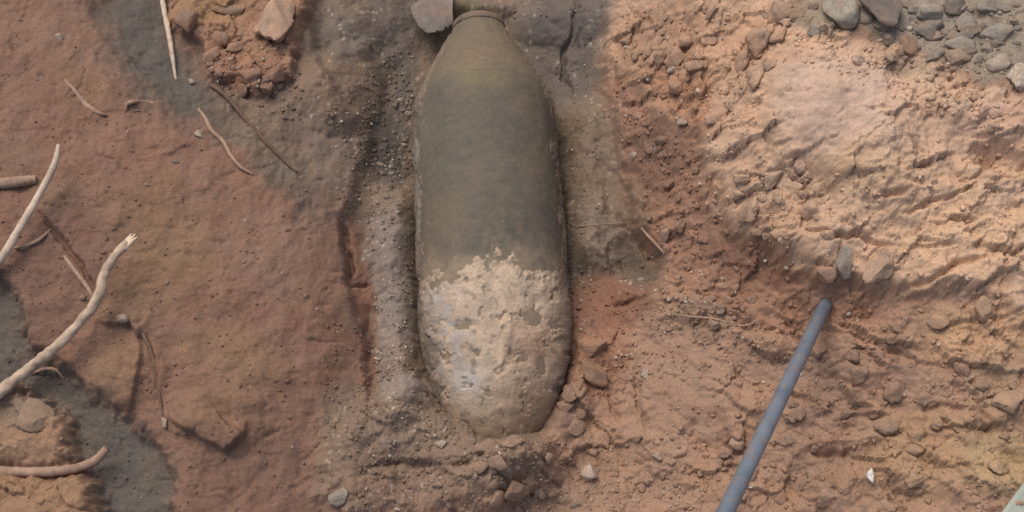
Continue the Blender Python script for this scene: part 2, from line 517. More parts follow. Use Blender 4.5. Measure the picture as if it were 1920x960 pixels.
for a, c, k in [((1130, 680, 60, 110), (142, 106, 86), .9), ((1150, 560, 90, 60), (136, 100, 82), .8), ((1270, 720, 110, 90, 20), (150, 122, 103), .8), ((1320, 590, 80, 50), (142, 118, 96), .7),
                ((1450, 560, 150, 50, 15), (148, 111, 89), .85), ((1230, 900, 200, 60), (154, 124, 102), .7), ((1000, 930, 90, 50), (140, 116, 97), .7),
                ((1110, 900, 80, 60), (150, 121, 99), .6), ((1560, 800, 160, 110, 10), (155, 124, 103), .7), ((1480, 900, 120, 80), (157, 126, 103), .8),
                ((1830, 620, 130, 60), (181, 146, 114), .9), ((1750, 850, 160, 90), (165, 134, 104), .8), ((1880, 860, 90, 70), (166, 141, 107), .8),
                ((1640, 690, 120, 50), (150, 121, 101), .7), ((1870, 720, 70, 60), (158, 132, 107), .8), ((1600, 580, 100, 30), (160, 124, 103), .8)]:
    paint(blob(*a), c, k)
paint(m_bank, (188, 157, 131))
for a, c, k in [((1560, 210, 130, 100), (190, 162, 141), .9), ((1240, 90, 120, 110), (163, 130, 106), .95), ((1380, 90, 120, 80), (182, 147, 119), .8),
                ((1280, 200, 90, 60, 30), (158, 118, 92), .8), ((1800, 440, 160, 90), (196, 163, 132), .8), ((1600, 330, 90, 50), (191, 160, 129), .8),
                ((1860, 250, 90, 60), (187, 155, 132), .8), ((1480, 420, 80, 50), (180, 146, 118), .7)]:
    paint(blob(*a) * m_bank, c, k)
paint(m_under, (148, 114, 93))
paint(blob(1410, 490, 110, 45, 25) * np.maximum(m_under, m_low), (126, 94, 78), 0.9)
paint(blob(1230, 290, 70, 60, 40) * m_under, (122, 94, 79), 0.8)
paint(blob(1190, 370, 45, 60), (122, 101, 82), 0.7)
paint(mask(WU, WV, [(1490, -600), (3500, -600), (3500, 170), (1920, 170), (1850, 165), (1780, 130), (1700, 95), (1610, 65), (1540, 75), (1500, 40)], 18), (146, 132, 114))
paint(blob(1750, 60, 100, 60), (150, 138, 124), .7)
paint(blob(1690, 135, 60, 25), (150, 134, 112), .6)
paint(blob(1500, 30, 40, 40), (150, 132, 112), .8)
# mottling of the soils themselves
mot = 1 + 0.07 * fbm(U / 55, V / 55, 4, 101) + 0.05 * fbm(U / 9, V / 9, 2, 102)
tint = 0.6 * fbm(U / 80, V / 80, 3, 103)
RGB *= mot[..., None]
RGB *= np.stack([1 + 0.05 * tint, np.ones_like(tint), 1 - 0.07 * tint], -1)
# pale mineral specks and crumbs in the grey soil and by the nose
f1, f2, rv, ox, oy = worley(U / 9, V / 9, 33)
spk = (rv > .8) * np.exp(-(f1 / 0.28) ** 2) * np.clip(m_mid + m_nose + .5 * m_under + .12, 0, 1) * smooth(-.1, .5, fbm(U / 60, V / 60, 2, 34))
paint(np.clip(spk, 0, 1), (190, 174, 158), 0.75)
RGB = np.clip(RGB * GAIN, 0.01, 0.85)


# ------------------------------------------------------------------ materials
def new_mat(name):
    m = bpy.data.materials.new(name)
    m.use_nodes = True
    nt = m.node_tree
    return m, nt, nt.nodes['Principled BSDF']


def soil_material(name, attr=True, color=(0.3, 0.2, 0.15), var=0.25, grain=260.0, bump=0.35, rough=0.93, dist=0.0015, spec=0.15, second=None, rand=0.0, patch=18.0):
    m, nt, b = new_mat(name)
    N, L = nt.nodes, nt.links
    tc = N.new('ShaderNodeTexCoord')
    n1 = N.new('ShaderNodeTexNoise')
    n1.inputs['Scale'].default_value = grain
    n1.inputs['Detail'].default_value = 5
    n1.inputs['Roughness'].default_value = 0.65
    L.new(tc.outputs['Object'], n1.inputs['Vector'])
    if attr:
        a = N.new('ShaderNodeAttribute')
        a.attribute_name = 'soil'
        col = a.outputs['Color']
    else:
        n2 = N.new('ShaderNodeTexNoise')
        n2.inputs['Scale'].default_value = patch
        n2.inputs['Detail'].default_value = 4
        L.new(tc.outputs['Object'], n2.inputs['Vector'])
        rp = N.new('ShaderNodeValToRGB')
        rp.color_ramp.elements[0].position = 0.35
        rp.color_ramp.elements[1].position = 0.65
        rp.color_ramp.elements[0].color = (*color, 1)
        rp.color_ramp.elements[1].color = (*(second or color), 1)
        L.new(n2.outputs['Fac'], rp.inputs['Fac'])
        col = rp.outputs['Color']
        if rand:
            oi = N.new('ShaderNodeObjectInfo')
            mr = N.new('ShaderNodeMapRange')
            mr.inputs['To Min'].default_value = 1 - rand
            mr.inputs['To Max'].default_value = 1 + rand
            L.new(oi.outputs['Random'], mr.inputs['Value'])
            hs = N.new('ShaderNodeHueSaturation')
            L.new(mr.outputs['Result'], hs.inputs['Value'])
            L.new(mr.outputs['Result'], hs.inputs['Saturation'])
            L.new(col, hs.inputs['Color'])
            col = hs.outputs['Color']
    mr2 = N.new('ShaderNodeMapRange')
    mr2.inputs['From Min'].default_value = 0.3
    mr2.inputs['From Max'].default_value = 0.7
    mr2.inputs['To Min'].default_value = 1 - var
    mr2.inputs['To Max'].default_value = 1 + var
    L.new(n1.outputs['Fac'], mr2.inputs['Value'])
    mul = N.new('ShaderNodeVectorMath')
    mul.operation = 'SCALE'
    L.new(col, mul.inputs[0])
    L.new(mr2.outputs['Result'], mul.inputs['Scale'])
    L.new(mul.outputs['Vector'], b.inputs['Base Color'])
    b.inputs['Roughness'].default_value = rough
    b.inputs['Specular IOR Level'].default_value = spec
    bp = N.new('ShaderNodeBump')
    bp.inputs['Strength'].default_value = bump
    bp.inputs['Distance'].default_value = dist
    L.new(n1.outputs['Fac'], bp.inputs['Height'])
    L.new(bp.outputs['Normal'], b.inputs['Normal'])
    return m


def lin(c, g=1.0):
    return tuple(float(x) * g for x in srgb(c))


M_SOIL = soil_material('excavated_soil', True, var=0.13, grain=210, bump=0.6)
TONE = {'tan': (186, 154, 128), 'brown': (156, 124, 101), 'red': (148, 113, 93), 'orange': (164, 126, 98), 'grey': (150, 141, 127), 'darkgrey': (122, 112, 103),
        'pale': (180, 164, 146), 'white': (222, 218, 212), 'concrete': (124, 115, 108), 'gritcrumb': (146, 127, 110)}


def stone_material():
    m, nt, b = new_mat('stone_and_clod')
    N, L = nt.nodes, nt.links
    tc = N.new('ShaderNodeTexCoord')
    oi = N.new('ShaderNodeObjectInfo')
    add = N.new('ShaderNodeVectorMath')
    add.operation = 'ADD'
    sc_ = N.new('ShaderNodeMath')
    sc_.operation = 'MULTIPLY'
    sc_.inputs[1].default_value = 40
    L.new(oi.outputs['Random'], sc_.inputs[0])
    L.new(tc.outputs['Object'], add.inputs[0])
    L.new(sc_.outputs[0], add.inputs[1])
    n1 = N.new('ShaderNodeTexNoise')
    n1.inputs['Scale'].default_value = 3.2
    n1.inputs['Detail'].default_value = 7
    n1.inputs['Roughness'].default_value = .68
    L.new(add.outputs['Vector'], n1.inputs['Vector'])
    n2 = N.new('ShaderNodeTexNoise')
    n2.inputs['Scale'].default_value = 1.1
    n2.inputs['Detail'].default_value = 3
    L.new(add.outputs['Vector'], n2.inputs['Vector'])
    mr = N.new('ShaderNodeMapRange')
    mr.inputs['From Min'].default_value = .3
    mr.inputs['From Max'].default_value = .7
    mr.inputs['To Min'].default_value = .80
    mr.inputs['To Max'].default_value = 1.18
    L.new(n1.outputs['Fac'], mr.inputs['Value'])
    mx = N.new('ShaderNodeMix')
    mx.data_type = 'RGBA'
    mx.inputs['B'].default_value = (*lin((140, 120, 104)), 1)      # clay smeared over the stone
    m3 = N.new('ShaderNodeMapRange')
    m3.inputs['From Min'].default_value = .42
    m3.inputs['From Max'].default_value = .7
    m3.inputs['To Max'].default_value = .8
    L.new(n2.outputs['Fac'], m3.inputs['Value'])
    L.new(m3.outputs['Result'], mx.inputs['Factor'])
    L.new(oi.outputs['Color'], mx.inputs['A'])
    mul = N.new('ShaderNodeVectorMath')
    mul.operation = 'SCALE'
    L.new(mx.outputs['Result'], mul.inputs[0])
    L.new(mr.outputs['Result'], mul.inputs['Scale'])
    L.new(mul.outputs['Vector'], b.inputs['Base Color'])
    b.inputs['Roughness'].default_value = .92
    b.inputs['Specular IOR Level'].default_value = .15
    bp = N.new('ShaderNodeBump')
    bp.inputs['Strength'].default_value = .6
    bp.inputs['Distance'].default_value = .004
    L.new(n1.outputs['Fac'], bp.inputs['Height'])
    L.new(bp.outputs['Normal'], b.inputs['Normal'])
    return m


M_STONE = stone_material()


# ------------------------------------------------------------------ mesh helpers
def tag(o, label=None, cat=None, group=None, kind=None):
    if label:
        o['label'] = label
    if cat:
        o['category'] = cat
    if group:
        o['group'] = group
    if kind:
        o['kind'] = kind
    return o


def grid_mesh(name, P, mat, colors=None, closed_u=False):
    """P: (rows, cols, 3) -> quad mesh; closed_u joins last column to first"""
    r, c = P.shape[:2]
    me = bpy.data.meshes.new(name)
    nv = r * c
    idx = np.arange(nv).reshape(r, c)
    if closed_u:
        nxt = np.roll(idx, -1, axis=1)
        q = np.stack([idx[:-1], nxt[:-1], nxt[1:], idx[1:]], -1).reshape(-1, 4)
    else:
        q = np.stack([idx[:-1, :-1], idx[:-1, 1:], idx[1:, 1:], idx[1:, :-1]], -1).reshape(-1, 4)
    nf = len(q)
    me.vertices.add(nv)
    me.vertices.foreach_set('co', P.reshape(-1).astype(np.float32))
    me.loops.add(nf * 4)
    me.loops.foreach_set('vertex_index', q.reshape(-1).astype(np.int32))
    me.polygons.add(nf)
    me.polygons.foreach_set('loop_start', (np.arange(nf) * 4).astype(np.int32))
    me.polygons.foreach_set('use_smooth', np.ones(nf, bool))
    if colors is not None:
        at_ = me.attributes.new('soil', 'FLOAT_COLOR', 'POINT')
        buf = np.ones((nv, 4), np.float32)
        buf[:, :3] = colors.reshape(-1, 3)
        at_.data.foreach_set('color', buf.reshape(-1))
    me.update(calc_edges=True)
    me.validate()
    me.materials.append(mat)
    return me


def link(name, me, parent=None, loc=None):
    o = bpy.data.objects.new(name, me)
    COL.objects.link(o)
    if parent:
        o.parent = parent
    if loc is not None:
        o.location = loc
    return o


ground = link('ground', grid_mesh('ground', np.stack([GX, GY, ZG], -1), M_SOIL, RGB))
ground['kind'] = 'structure'
ground['label'] = 'excavated pit of red clay, grey soil and pale tan bank'


def ground_z(x, y):
    i = int(np.clip(np.searchsorted(xs, x) - 1, 0, NX - 2))
    j = int(np.clip(np.searchsorted(ys, y) - 1, 0, NY - 2))
    fx = (x - xs[i]) / (xs[i + 1] - xs[i])
    fy = (y - ys[j]) / (ys[j + 1] - ys[j])
    return float((ZG[j, i] * (1 - fx) + ZG[j, i + 1] * fx) * (1 - fy) + (ZG[j + 1, i] * (1 - fx) + ZG[j + 1, i + 1] * fx) * fy)


def at(u, v):
    """the point of the ground seen at a photo pixel"""
    lo, hi = 0.6, None
    prev = 0.6
    z = 0.6
    while z > -0.35:
        p = ray(u, v, z)
        if ground_z(p[0], p[1]) >= z:
            a, b = z, prev
            for _ in range(12):
                m = (a + b) / 2
                p = ray(u, v, m)
                if ground_z(p[0], p[1]) >= m:
                    a = m
                else:
                    b = m
            return Vector(ray(u, v, a))
        prev = z
        z -= 0.01
    return Vector(ray(u, v, 0))


def soil_at(x, y):
    i = int(np.clip(np.searchsorted(xs, x), 0, NX - 1))
    j = int(np.clip(np.searchsorted(ys, y), 0, NY - 1))
    return RGB[j, i]


def ground_n(x, y, e=0.02):
    dx = (ground_z(x + e, y) - ground_z(x - e, y)) / (2 * e)
    dy = (ground_z(x, y + e) - ground_z(x, y - e)) / (2 * e)
    return Vector((-dx, -dy, 1)).normalized()


# ------------------------------------------------------------------ the bomb
AX0 = Vector(ray(897, 44, 0.0))       # tail end
AX1 = Vector(ray(944, 852, -0.012))   # tip of the nose
AXD = (AX1 - AX0)
BL = AXD.length
AXD.normalize()
AXR = AXD.cross(Vector((0, 0, 1))).normalized()     # to the picture's left
AXU = AXR.cross(AXD).normalized()
R0 = 0.1365


_pv = [(44, .043), (62, .050), (80, .061), (120, .084), (150, .103), (176, .1185), (205, .1295), (240, .1350), (290, .1368), (330, .1370)]
_ps, _pr = [], []
for _v, _h in _pv:
    _p = Vector(ray(897 + (_v - 44) * 47 / 808, _v, 0.0))
    _ps.append((_p - AX0).length)
    _pr.append(_h * (_p - Vector(CAM)).dot(Vector((0, st, -ct))) / DIST)
_pr = [min(q, R0) for q in _pr]
_sd = np.linspace(0, .45, 900)
_rd = np.interp(_sd, _ps, _pr)
_rd = np.convolve(np.pad(_rd, 40, 'edge'), np.ones(81) / 81, 'valid')
_rd[:20] = _rd[20]


def bomb_radius(s):
    """outer radius along the axis, s in metres from the tail"""
    n0 = BL * 0.68
    q = np.clip((s - n0) / (BL - n0), 0, 1)
    ogive = R0 * np.sqrt(np.clip(1 - q ** 2.1, 0, 1))
    return np.where(s < .42, np.interp(s, _sd, _rd), np.where(s > n0, ogive, R0))


def bomb_point(s, th, r):
    """th = 0 is the top, positive toward the picture's right"""
    s, th, r = np.broadcast_arrays(s, th, r)
    P = np.zeros(s.shape + (3,))
    for k in range(3):
        P[..., k] = AX0[k] + AXD[k] * s + r * (np.cos(th) * AXU[k] - np.sin(th) * AXR[k])
    return P


def pix(P):
    return project(P[..., 0], P[..., 1], P[..., 2])


bomb = bpy.data.objects.new('aerial_bomb', None)
COL.objects.link(bomb)
bomb.empty_display_size = 0.1
tag(bomb, 'corroded grey aerial bomb lying half buried in the soil with clay caked over its nose', 'bomb')

M_METAL = soil_material('corroded_steel', True, var=0.10, grain=150, bump=0.35, rough=0.82, dist=0.0008, spec=0.25)


def bomb_colors(P, s, th, base):
    u, v = pix(P)
    a = th * R0 * 1000
    b = s * 1000
    c = np.zeros(s.shape + (3,)) + srgb(base)

    def mixc(m, col, k=1.0):
        nonlocal c
        m = np.clip(m, 0, 1) * k
        c = c * (1 - m[..., None]) + srgb(col) * m[..., None]
    n = fbm(a / 70, b / 70, 4, 201)
    mixc(smooth(-.1, .6, n), (122, 110, 95), .8)
    mixc(smooth(.0, .6, -n), (104, 97, 88), .6)
    mixc(np.exp(-(((u - 900) / 60) ** 2 + ((v - 110) / 60) ** 2)), (134, 119, 98), .8)
    mixc(np.exp(-(((u - 930) / 26) ** 2 + ((v - 150) / 16) ** 2)) + np.exp(-(((u - 880) / 22) ** 2 + ((v - 142) / 16) ** 2)), (130, 124, 92), .8)
    mixc(np.exp(-(((u - 850) / 90) ** 2 + ((v - 200) / 34) ** 2)) * smooth(150, 185, v), (109, 104, 95), .7)
    mixc(np.exp(-(((u - 830) / 60) ** 2 + ((v - 420) / 60) ** 2)), (124, 111, 96), .8)
    mixc(np.exp(-(((u - 960) / 70) ** 2 + ((v - 440) / 40) ** 2)) * smooth(-.3, .4, fbm(a / 22, b / 22, 3, 206)), (94, 92, 84), .9)
    mixc(np.exp(-(((u - 785) / 22) ** 2 + ((v - 250) / 60) ** 2)), (136, 130, 116), .7)
    mixc(np.exp(-(((u - 930) / 70) ** 2 + ((v - 300) / 60) ** 2)), (114, 107, 95), .6)
    mixc(smooth(440, 520, v + 34 * fbm(a / 40, b / 40, 4, 204)), (166, 146, 124), .7)
    mixc(smooth(.05, .55, fbm(a / 46, b / 30, 4, 207)) * smooth(1.0, 1.5, np.abs(th)), (128, 110, 93), .9)
    mixc(smooth(.15, .55, fbm(a / 34, b / 60, 4, 208)), (122, 110, 96), .45)
    mixc(smooth(.3, .6, fbm(a / 20, b / 20, 4, 209)), (130, 117, 102), .35)
    streak = fbm(a / 90, b / 9, 3, 202)
    spots = smooth(.45, .8, fbm(a / 12, b / 10, 3, 203))
    mixc(spots, (88, 84, 76), .35)
    c *= (1 + 0.05 * streak + 0.05 * fbm(a / 8, b / 8, 2, 205))[..., None]
    return np.clip(c * np.array([.79, .775, .745]), 0.01, 0.8)


NT = 176
th = np.linspace(-math.pi, math.pi, NT, endpoint=False)
sv = np.r_[np.linspace(0.178, BL * .68, 150), BL * .68 + (BL * .3199) * np.sin(np.linspace(0, math.pi / 2, 60))[1:]]
S, T = np.meshgrid(sv, th, indexing='ij')
Rr = bomb_radius(S) + 0.0009 * fbm(T * 4, S * 24, 3, 211) + 0.0004 * fbm(T * 18, S * 120, 2, 212)
Rr = np.maximum(Rr, 0.0004)
P = bomb_point(S, T, Rr)
body = link('body', grid_mesh('bomb_body', P[:, ::-1], M_METAL, bomb_colors(P, S, T, (109, 104, 93))[:, ::-1], True), bomb)
# tail cone, set a touch proud of the body at the weld
sv = np.r_[np.linspace(0.016, 0.176, 90), 0.180, 0.182]
S, T = np.meshgrid(sv, th, indexing='ij')
Rr = bomb_radius(np.minimum(S, .178)) + 0.0009 * fbm(T * 4, S * 24, 3, 221) + 0.0004 * fbm(T * 18, S * 120, 2, 222)
Rr[-2:-1] += 0.0003
Rr[-1:] -= 0.002
P = bomb_point(S, T, Rr)
link('tail_cone', grid_mesh('bomb_tail_cone', P[:, ::-1], M_METAL, bomb_colors(P, S, T, (126, 115, 97))[:, ::-1], True), bomb)
# base ring with a recessed closing plate
_b = float(bomb_radius(np.array(.0165)))
prof = [(0.0165, _b - .006), (0.0165, _b + .0012), (0.013, _b + .0018), (0.004, _b + .0006), (0.0, _b - .003), (0.0, _b - .012), (0.006, _b - .014), (0.006, 0.0005)]
S = np.array([p[0] for p in prof])[:, None] + 0 * th[None]
Rr = np.array([p[1] for p in prof])[:, None] + 0.0006 * fbm(th[None] * 6 + 0 * S, S * 100, 3, 231)
T = th[None] + 0 * S
P = bomb_point(S, T, Rr)
link('base_ring', grid_mesh('bomb_base_ring', P, M_METAL, bomb_colors(P, S, T, (136, 119, 104)), True), bomb)

# clay caked over the nose half: a crust whose thin edge runs under the steel
a_, b_ = np.linspace(-1.75, 1.75, 330), np.linspace(0.40, BL * .998, 330)
S, T = np.meshgrid(b_, a_, indexing='ij')
P0 = bomb_point(S, T, bomb_radius(S))
u, v = pix(P0)
a, b = u - 930, v
wv_ = v + 26 * fbm(a / 34, b / 34, 4, 301) + 12 * fbm(a / 10, b / 10, 3, 302)
edge = np.interp(u, [770, 800, 830, 880, 895, 920, 960, 985, 1010, 1045, 1080], [545, 530, 512, 502, 484, 478, 478, 492, 510, 520, 530])
cov = (wv_ - edge)
bald = fbm(a / 34, b / 34, 4, 303)
hole = np.exp(-(((u - 1000) / 16) ** 2 + ((v - 590) / 26) ** 2)) + np.exp(-(((u - 1040) / 14) ** 2 + ((v - 620) / 24) ** 2)) \
    + np.exp(-(((u - 975) / 18) ** 2 + ((v - 672) / 12) ** 2)) + np.exp(-(((u - 805) / 20) ** 2 + ((v - 650) / 60) ** 2)) \
    + .8 * np.exp(-(((u - 870) / 24) ** 2 + ((v - 610) / 10) ** 2)) + .8 * np.exp(-(((u - 1015) / 8) ** 2 + ((v - 690) / 20) ** 2))
thick = np.minimum(smooth(-4, 45, cov), 1) * (0.0046 + 0.0030 * fbm(a / 60, b / 60, 2, 304) + 0.0009 * fbm(a / 18, b / 18, 3, 305) + 0.00025 * fbm(a / 5, b / 5, 2, 306))
thick -= 0.0085 * np.clip(hole, 0, 1) * smooth(-.5, .3, bald + .3) + 0.004 * smooth(.4, .8, bald)
thick += 0.004 * np.exp(-((u - 945 - 8 * np.sin(v / 30)) / 8) ** 2) * smooth(520, 560, v) * (1 - smooth(700, 760, v))
thick = np.where(cov < -4, -0.004, thick) - 0.0025 * smooth(1.35, 1.7, np.abs(T))
thick = np.maximum(thick, -0.004)
P = bomb_point(S, T, np.maximum(bomb_radius(S) + thick, 0.0005))
c = np.zeros(S.shape + (3,)) + srgb((178, 157, 134))


def mixk(m, col, k=1.0):
    global c
    m = np.clip(m, 0, 1) * k
    c = c * (1 - m[..., None]) + srgb(col) * m[..., None]


def g(cu, cv, ru, rv):
    return np.exp(-(((u - cu) / ru) ** 2 + ((v - cv) / rv) ** 2))


nz = fbm(a / 40, b / 40, 4, 311)
mixk(smooth(-.1, .5, nz), (188, 166, 141), .8)
mixk(smooth(.1, .6, -nz), (164, 146, 126), .7)
mixk(g(840, 640, 45, 110) * smooth(-.4, .3, fbm(a / 20, b / 20, 3, 312)), (158, 152, 146), .9)
mixk(g(885, 715, 26, 22) + .8 * g(815, 560, 18, 26), (184, 178, 170), .8)
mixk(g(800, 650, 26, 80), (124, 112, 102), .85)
mixk(g(1000, 650, 50, 40), (166, 134, 110), .9)
mixk(g(1000, 760, 70, 60), (146, 121, 99), .9)
mixk(g(940, 800, 60, 40), (146, 126, 106), .8)
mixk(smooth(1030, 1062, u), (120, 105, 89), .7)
mixk(smooth(.3, .65, fbm(a / 16, b / 16, 4, 313)), (118, 107, 92), .6)
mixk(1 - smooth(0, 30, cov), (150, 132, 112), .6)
mixk(smooth(.45, .8, fbm(a / 7, b / 7, 2, 314)), (196, 180, 160), .5)
c *= (1 + .07 * fbm(a / 16, b / 16, 3, 315) + .05 * fbm(a / 5, b / 5, 2, 316))[..., None]
c = np.clip(c, .01, .8)
M_CRUST = soil_material('clay_crust', True, var=0.10, grain=240, bump=0.5)
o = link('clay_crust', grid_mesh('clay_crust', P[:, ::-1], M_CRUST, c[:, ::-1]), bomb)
o['label'] = 'pale tan clay caked over the nose half of the bomb'

# grey soil stuck to the flanks, thin and broken toward the top
a_, b_ = np.linspace(-2.0, 2.0, 400), np.linspace(0.03, BL * .93, 420)
S, T = np.meshgrid(b_, a_, indexing='ij')
aa, bb = T * R0 * 1000, S * 1000
nz = fbm(aa / 60, bb / 60, 4, 331) * .9 + .35 * fbm(aa / 14, bb / 14, 3, 332)
lim = np.where(T < 0, 1.20, 1.30) - .18 * np.exp(-((S - .12) / .07) ** 2) - .30 * np.exp(-((S - BL * .84) / .06) ** 2) * (T < 0)
q_ = (np.abs(T) - lim) / .30 + nz
thk = np.clip(q_, -.6, 1.6) * .0042 + .0010 * fbm(aa / 7, bb / 7, 2, 333)
thk = np.where(q_ < -.6, -.004, thk)
P = bomb_point(S, T, np.maximum(bomb_radius(S) + thk, .0005))
c = np.zeros(S.shape + (3,)) + srgb((128, 113, 98))
nb = smooth(-.3, .4, fbm(aa / 50, bb / 50, 3, 334))
c = c * (1 - nb[..., None]) + srgb((114, 103, 91)) * nb[..., None]
c *= (1 + .10 * fbm(aa / 9, bb / 9, 3, 335))[..., None]
o = link('stuck_soil', grid_mesh('stuck_soil', P[:, ::-1], M_CRUST, np.clip(c, .02, .8)[:, ::-1]), bomb)
o['label'] = 'grey brown soil stuck along both flanks of the bomb'

# peeled scale along the left flank
a_, b_ = np.linspace(-1.62, -1.02, 40), np.linspace(0.235, 0.52, 150)
S, T = np.meshgrid(b_, a_, indexing='ij')
bb, aa = S * 1000, T * R0 * 1000
inner = -1.22 + 0.16 * fbm(bb / 40, bb * 0 + 3, 4, 321) - .1 * smooth(.40, .52, S)
th_ = 0.0035 * smooth(-.02, .10, inner - T) + .0012 * fbm(aa / 12, bb / 20, 3, 322)
th_ = np.where(T > inner + .02, -.003, th_) * smooth(.235, .27, S) * (1 - smooth(.47, .52, S)) - .0008
P = bomb_point(S, T, bomb_radius(S) + th_)
c = np.zeros(S.shape + (3,)) + srgb((132, 125, 113))
nz = fbm(aa / 14, bb / 40, 4, 323)
c = c * (1 + .16 * nz)[..., None]
o = link('peeled_scale', grid_mesh('peeled_scale', P[:, ::-1], M_METAL, np.clip(c, .02, .8)[:, ::-1]), bomb)
o['label'] = 'pale flaking scale along the left flank of the bomb'

# ------------------------------------------------------------------ stones and clods
def ico(sub):
    import bmesh
    bm = bmesh.new()
    bmesh.ops.create_icosphere(bm, subdivisions=sub, radius=1.0)
    V_ = np.array([v.co[:] for v in bm.verts])
    F_ = [tuple(v.index for v in f.verts) for f in bm.faces]
    bm.free()
    return V_, F_


ICO = {k: ico(k) for k in (1, 2, 3, 4)}


def rock_verts(seed, sub, cuts=11, soft=0.02, lump=0.12, depth=(0.42, 0.85), flat=0):
    r = np.random.RandomState(seed)
    Vv = ICO[sub][0].copy()
    n = r.normal(size=(cuts, 3))
    n /= np.linalg.norm(n, axis=1)[:, None]
    dd = r.uniform(depth[0], depth[1], cuts)
    for k in range(cuts):
        h = Vv @ n[k] - dd[k]
        over = np.maximum(h, 0)
        Vv -= np.outer(over * (1 - soft), n[k])
    if flat:
        Vv[:, 2] -= np.maximum(Vv[:, 2] - flat, 0) * .93
    s = seed * 3.7
    for f, am in ((1.3, lump), (3.1, lump * .55), (7.5, lump * .3)):
        q = fbm(Vv[:, 0] * f + s, Vv[:, 1] * f + Vv[:, 2] * 1.7 * f, 2, seed) * am
        Vv *= (1 + q)[:, None]
    Vv /= np.abs(Vv).max(axis=0)
    return Vv


ROCKS = {}


def rock_mesh(seed, sub, smoothf=True, **kw):
    key = (seed, sub, tuple(sorted(kw.items())))
    if key not in ROCKS:
        me = bpy.data.meshes.new('rock')
        me.from_pydata(rock_verts(seed, sub, **kw).tolist(), [], ICO[sub][1])
        me.polygons.foreach_set('use_smooth', [smoothf] * len(me.polygons))
        me.materials.append(M_STONE)
        me.update()
        ROCKS[key] = me
    return ROCKS[key]


def place(name, u, v, ru, rv, mat, label, cat, rot=0.0, hz=0.6, sink=0.35, seed=1, sub=3, group=None, tilt=0.9, soil=None, **kw):
    """stone whose outline is about ru x rv photo pixels (half sizes) and rests in the ground at (u, v)"""
    p = at(u, v)
    dep = (p - Vector(CAM)).dot(Vector((0, st, -ct)))
    k = dep / F
    o = bpy.data.objects.new(name, rock_mesh(seed, sub, **kw))
    COL.objects.link(o)
    n = ground_n(p.x, p.y, 0.025)
    n = (Vector((0, 0, 1)) * (1 - tilt) + n * tilt).normalized()
    q = n.to_track_quat('Z', 'Y')
    up = q @ Vector((0, 1, 0))
    yaw = math.atan2(up.x, up.y)
    sx, sy = ru * k, rv * k / max(.5, ct)
    sz = hz * min(sx, sy)
    o.rotation_mode = 'QUATERNION'
    o.rotation_quaternion = q @ Matrix.Rotation(yaw - math.radians(rot), 3, 'Z').to_quaternion()
    o.scale = (sx, sy, sz)
    o.location = p + n * (sz * (1 - 2 * sink))
    if soil is None:
        soil = 0.65 if cat == 'clod' else 0.25 if mat not in ('white', 'grey', 'darkgrey', 'concrete') else 0.0
    cc = srgb(TONE[mat]) * (1 - soil) + soil_at(p.x, p.y) * soil * 1.04
    cc = cc * (1 + 0.16 * (((u * 7.13 + v * 3.77) % 1.0) - .5))
    o.color = (*[float(x) for x in cc], 1)
    tag(o, label, cat, group)
    return o


place('rock', 522, 52, 42, 68, 'tan', 'pinkish flat stone with a pale rim among red clods near the top left', 'stone', rot=10, hz=.6, sink=.3, seed=46, sub=4, lump=.10, cuts=6, soil=.3)
place('stone', 112, 70, 10, 9, 'pale', 'small pale stone alone on the smooth clay at the upper left', 'stone', seed=6)
place('stone', 1577, 22, 30, 44, 'grey', 'light grey oval stone in the rubble at the top edge, right of bank', 'stone', rot=-24, hz=.8, sink=.25, seed=9, sub=4, lump=.05, cuts=7)
place('stone', 1528, 56, 18, 15, 'grey', 'small grey stone just left of the light grey oval stone', 'stone', rot=30, seed=12)
place('rock', 1655, 22, 54, 36, 'darkgrey', 'large dark mottled stone at the top edge of the right bank', 'stone', rot=28, hz=.8, sink=.28, seed=15, sub=4, lump=.07)
place('stone', 1745, 22, 30, 22, 'grey', 'rounded grey stone right of the large dark mottled stone', 'stone', rot=10, seed=17)
place('stone', 1855, 16, 30, 20, 'grey', 'flat grey stone in the top right rubble with shadow beneath', 'stone', rot=0, seed=19)
place('stone', 1790, 12, 20, 18, 'darkgrey', 'dark stone between the two grey stones in the top right rubble', 'stone', seed=21)
place('stone', 1815, 42, 24, 18, 'grey', 'grey stone lying below the dark stone in the top right rubble', 'stone', rot=-20, seed=23)
place('stone', 1870, 68, 34, 20, 'grey', 'broad greyish brown stone near the right edge of the rubble', 'stone', rot=5, seed=25)
place('stone', 1740, 62, 28, 20, 'darkgrey', 'brownish grey stone under the rounded grey stone', 'stone', rot=-10, seed=27)
place('stone', 1800, 80, 28, 18, 'grey', 'olive grey stone at the lower border of the top right rubble', 'stone', rot=15, seed=29)
place('stone', 1700, 86, 22, 18, 'orange', 'orange tan stone at the foot of the dark mottled stone', 'stone', rot=20, seed=31)
place('stone', 1790, 108, 30, 16, 'orange', 'low orange brown clod below the olive grey stone', 'clod', rot=5, seed=33)
place('rock', 1914, 152, 28, 38, 'pale', 'whitish stone cut by the right edge of picture', 'stone', soil=.0, rot=28, hz=.7, sink=.35, seed=52, sub=4, lump=.16, cuts=9)
place('stone', 1872, 118, 24, 20, 'pale', 'whitish crumbly stone left of the whitish edge stone', 'stone', rot=-20, seed=37)
place('stone', 1585, 496, 19, 34, 'grey', 'pale grey wedge stone embedded upright in the bank above the pipe', 'stone', rot=8, hz=.7, seed=39, lump=.05)
place('clod', 1648, 508, 26, 38, 'tan', 'tan angular clod right of the pale grey wedge stone', 'clod', rot=25, hz=.6, seed=41, sub=4)
place('clod', 1548, 512, 22, 18, 'brown', 'pinkish brown clod left of the pale grey wedge stone', 'clod', seed=43)
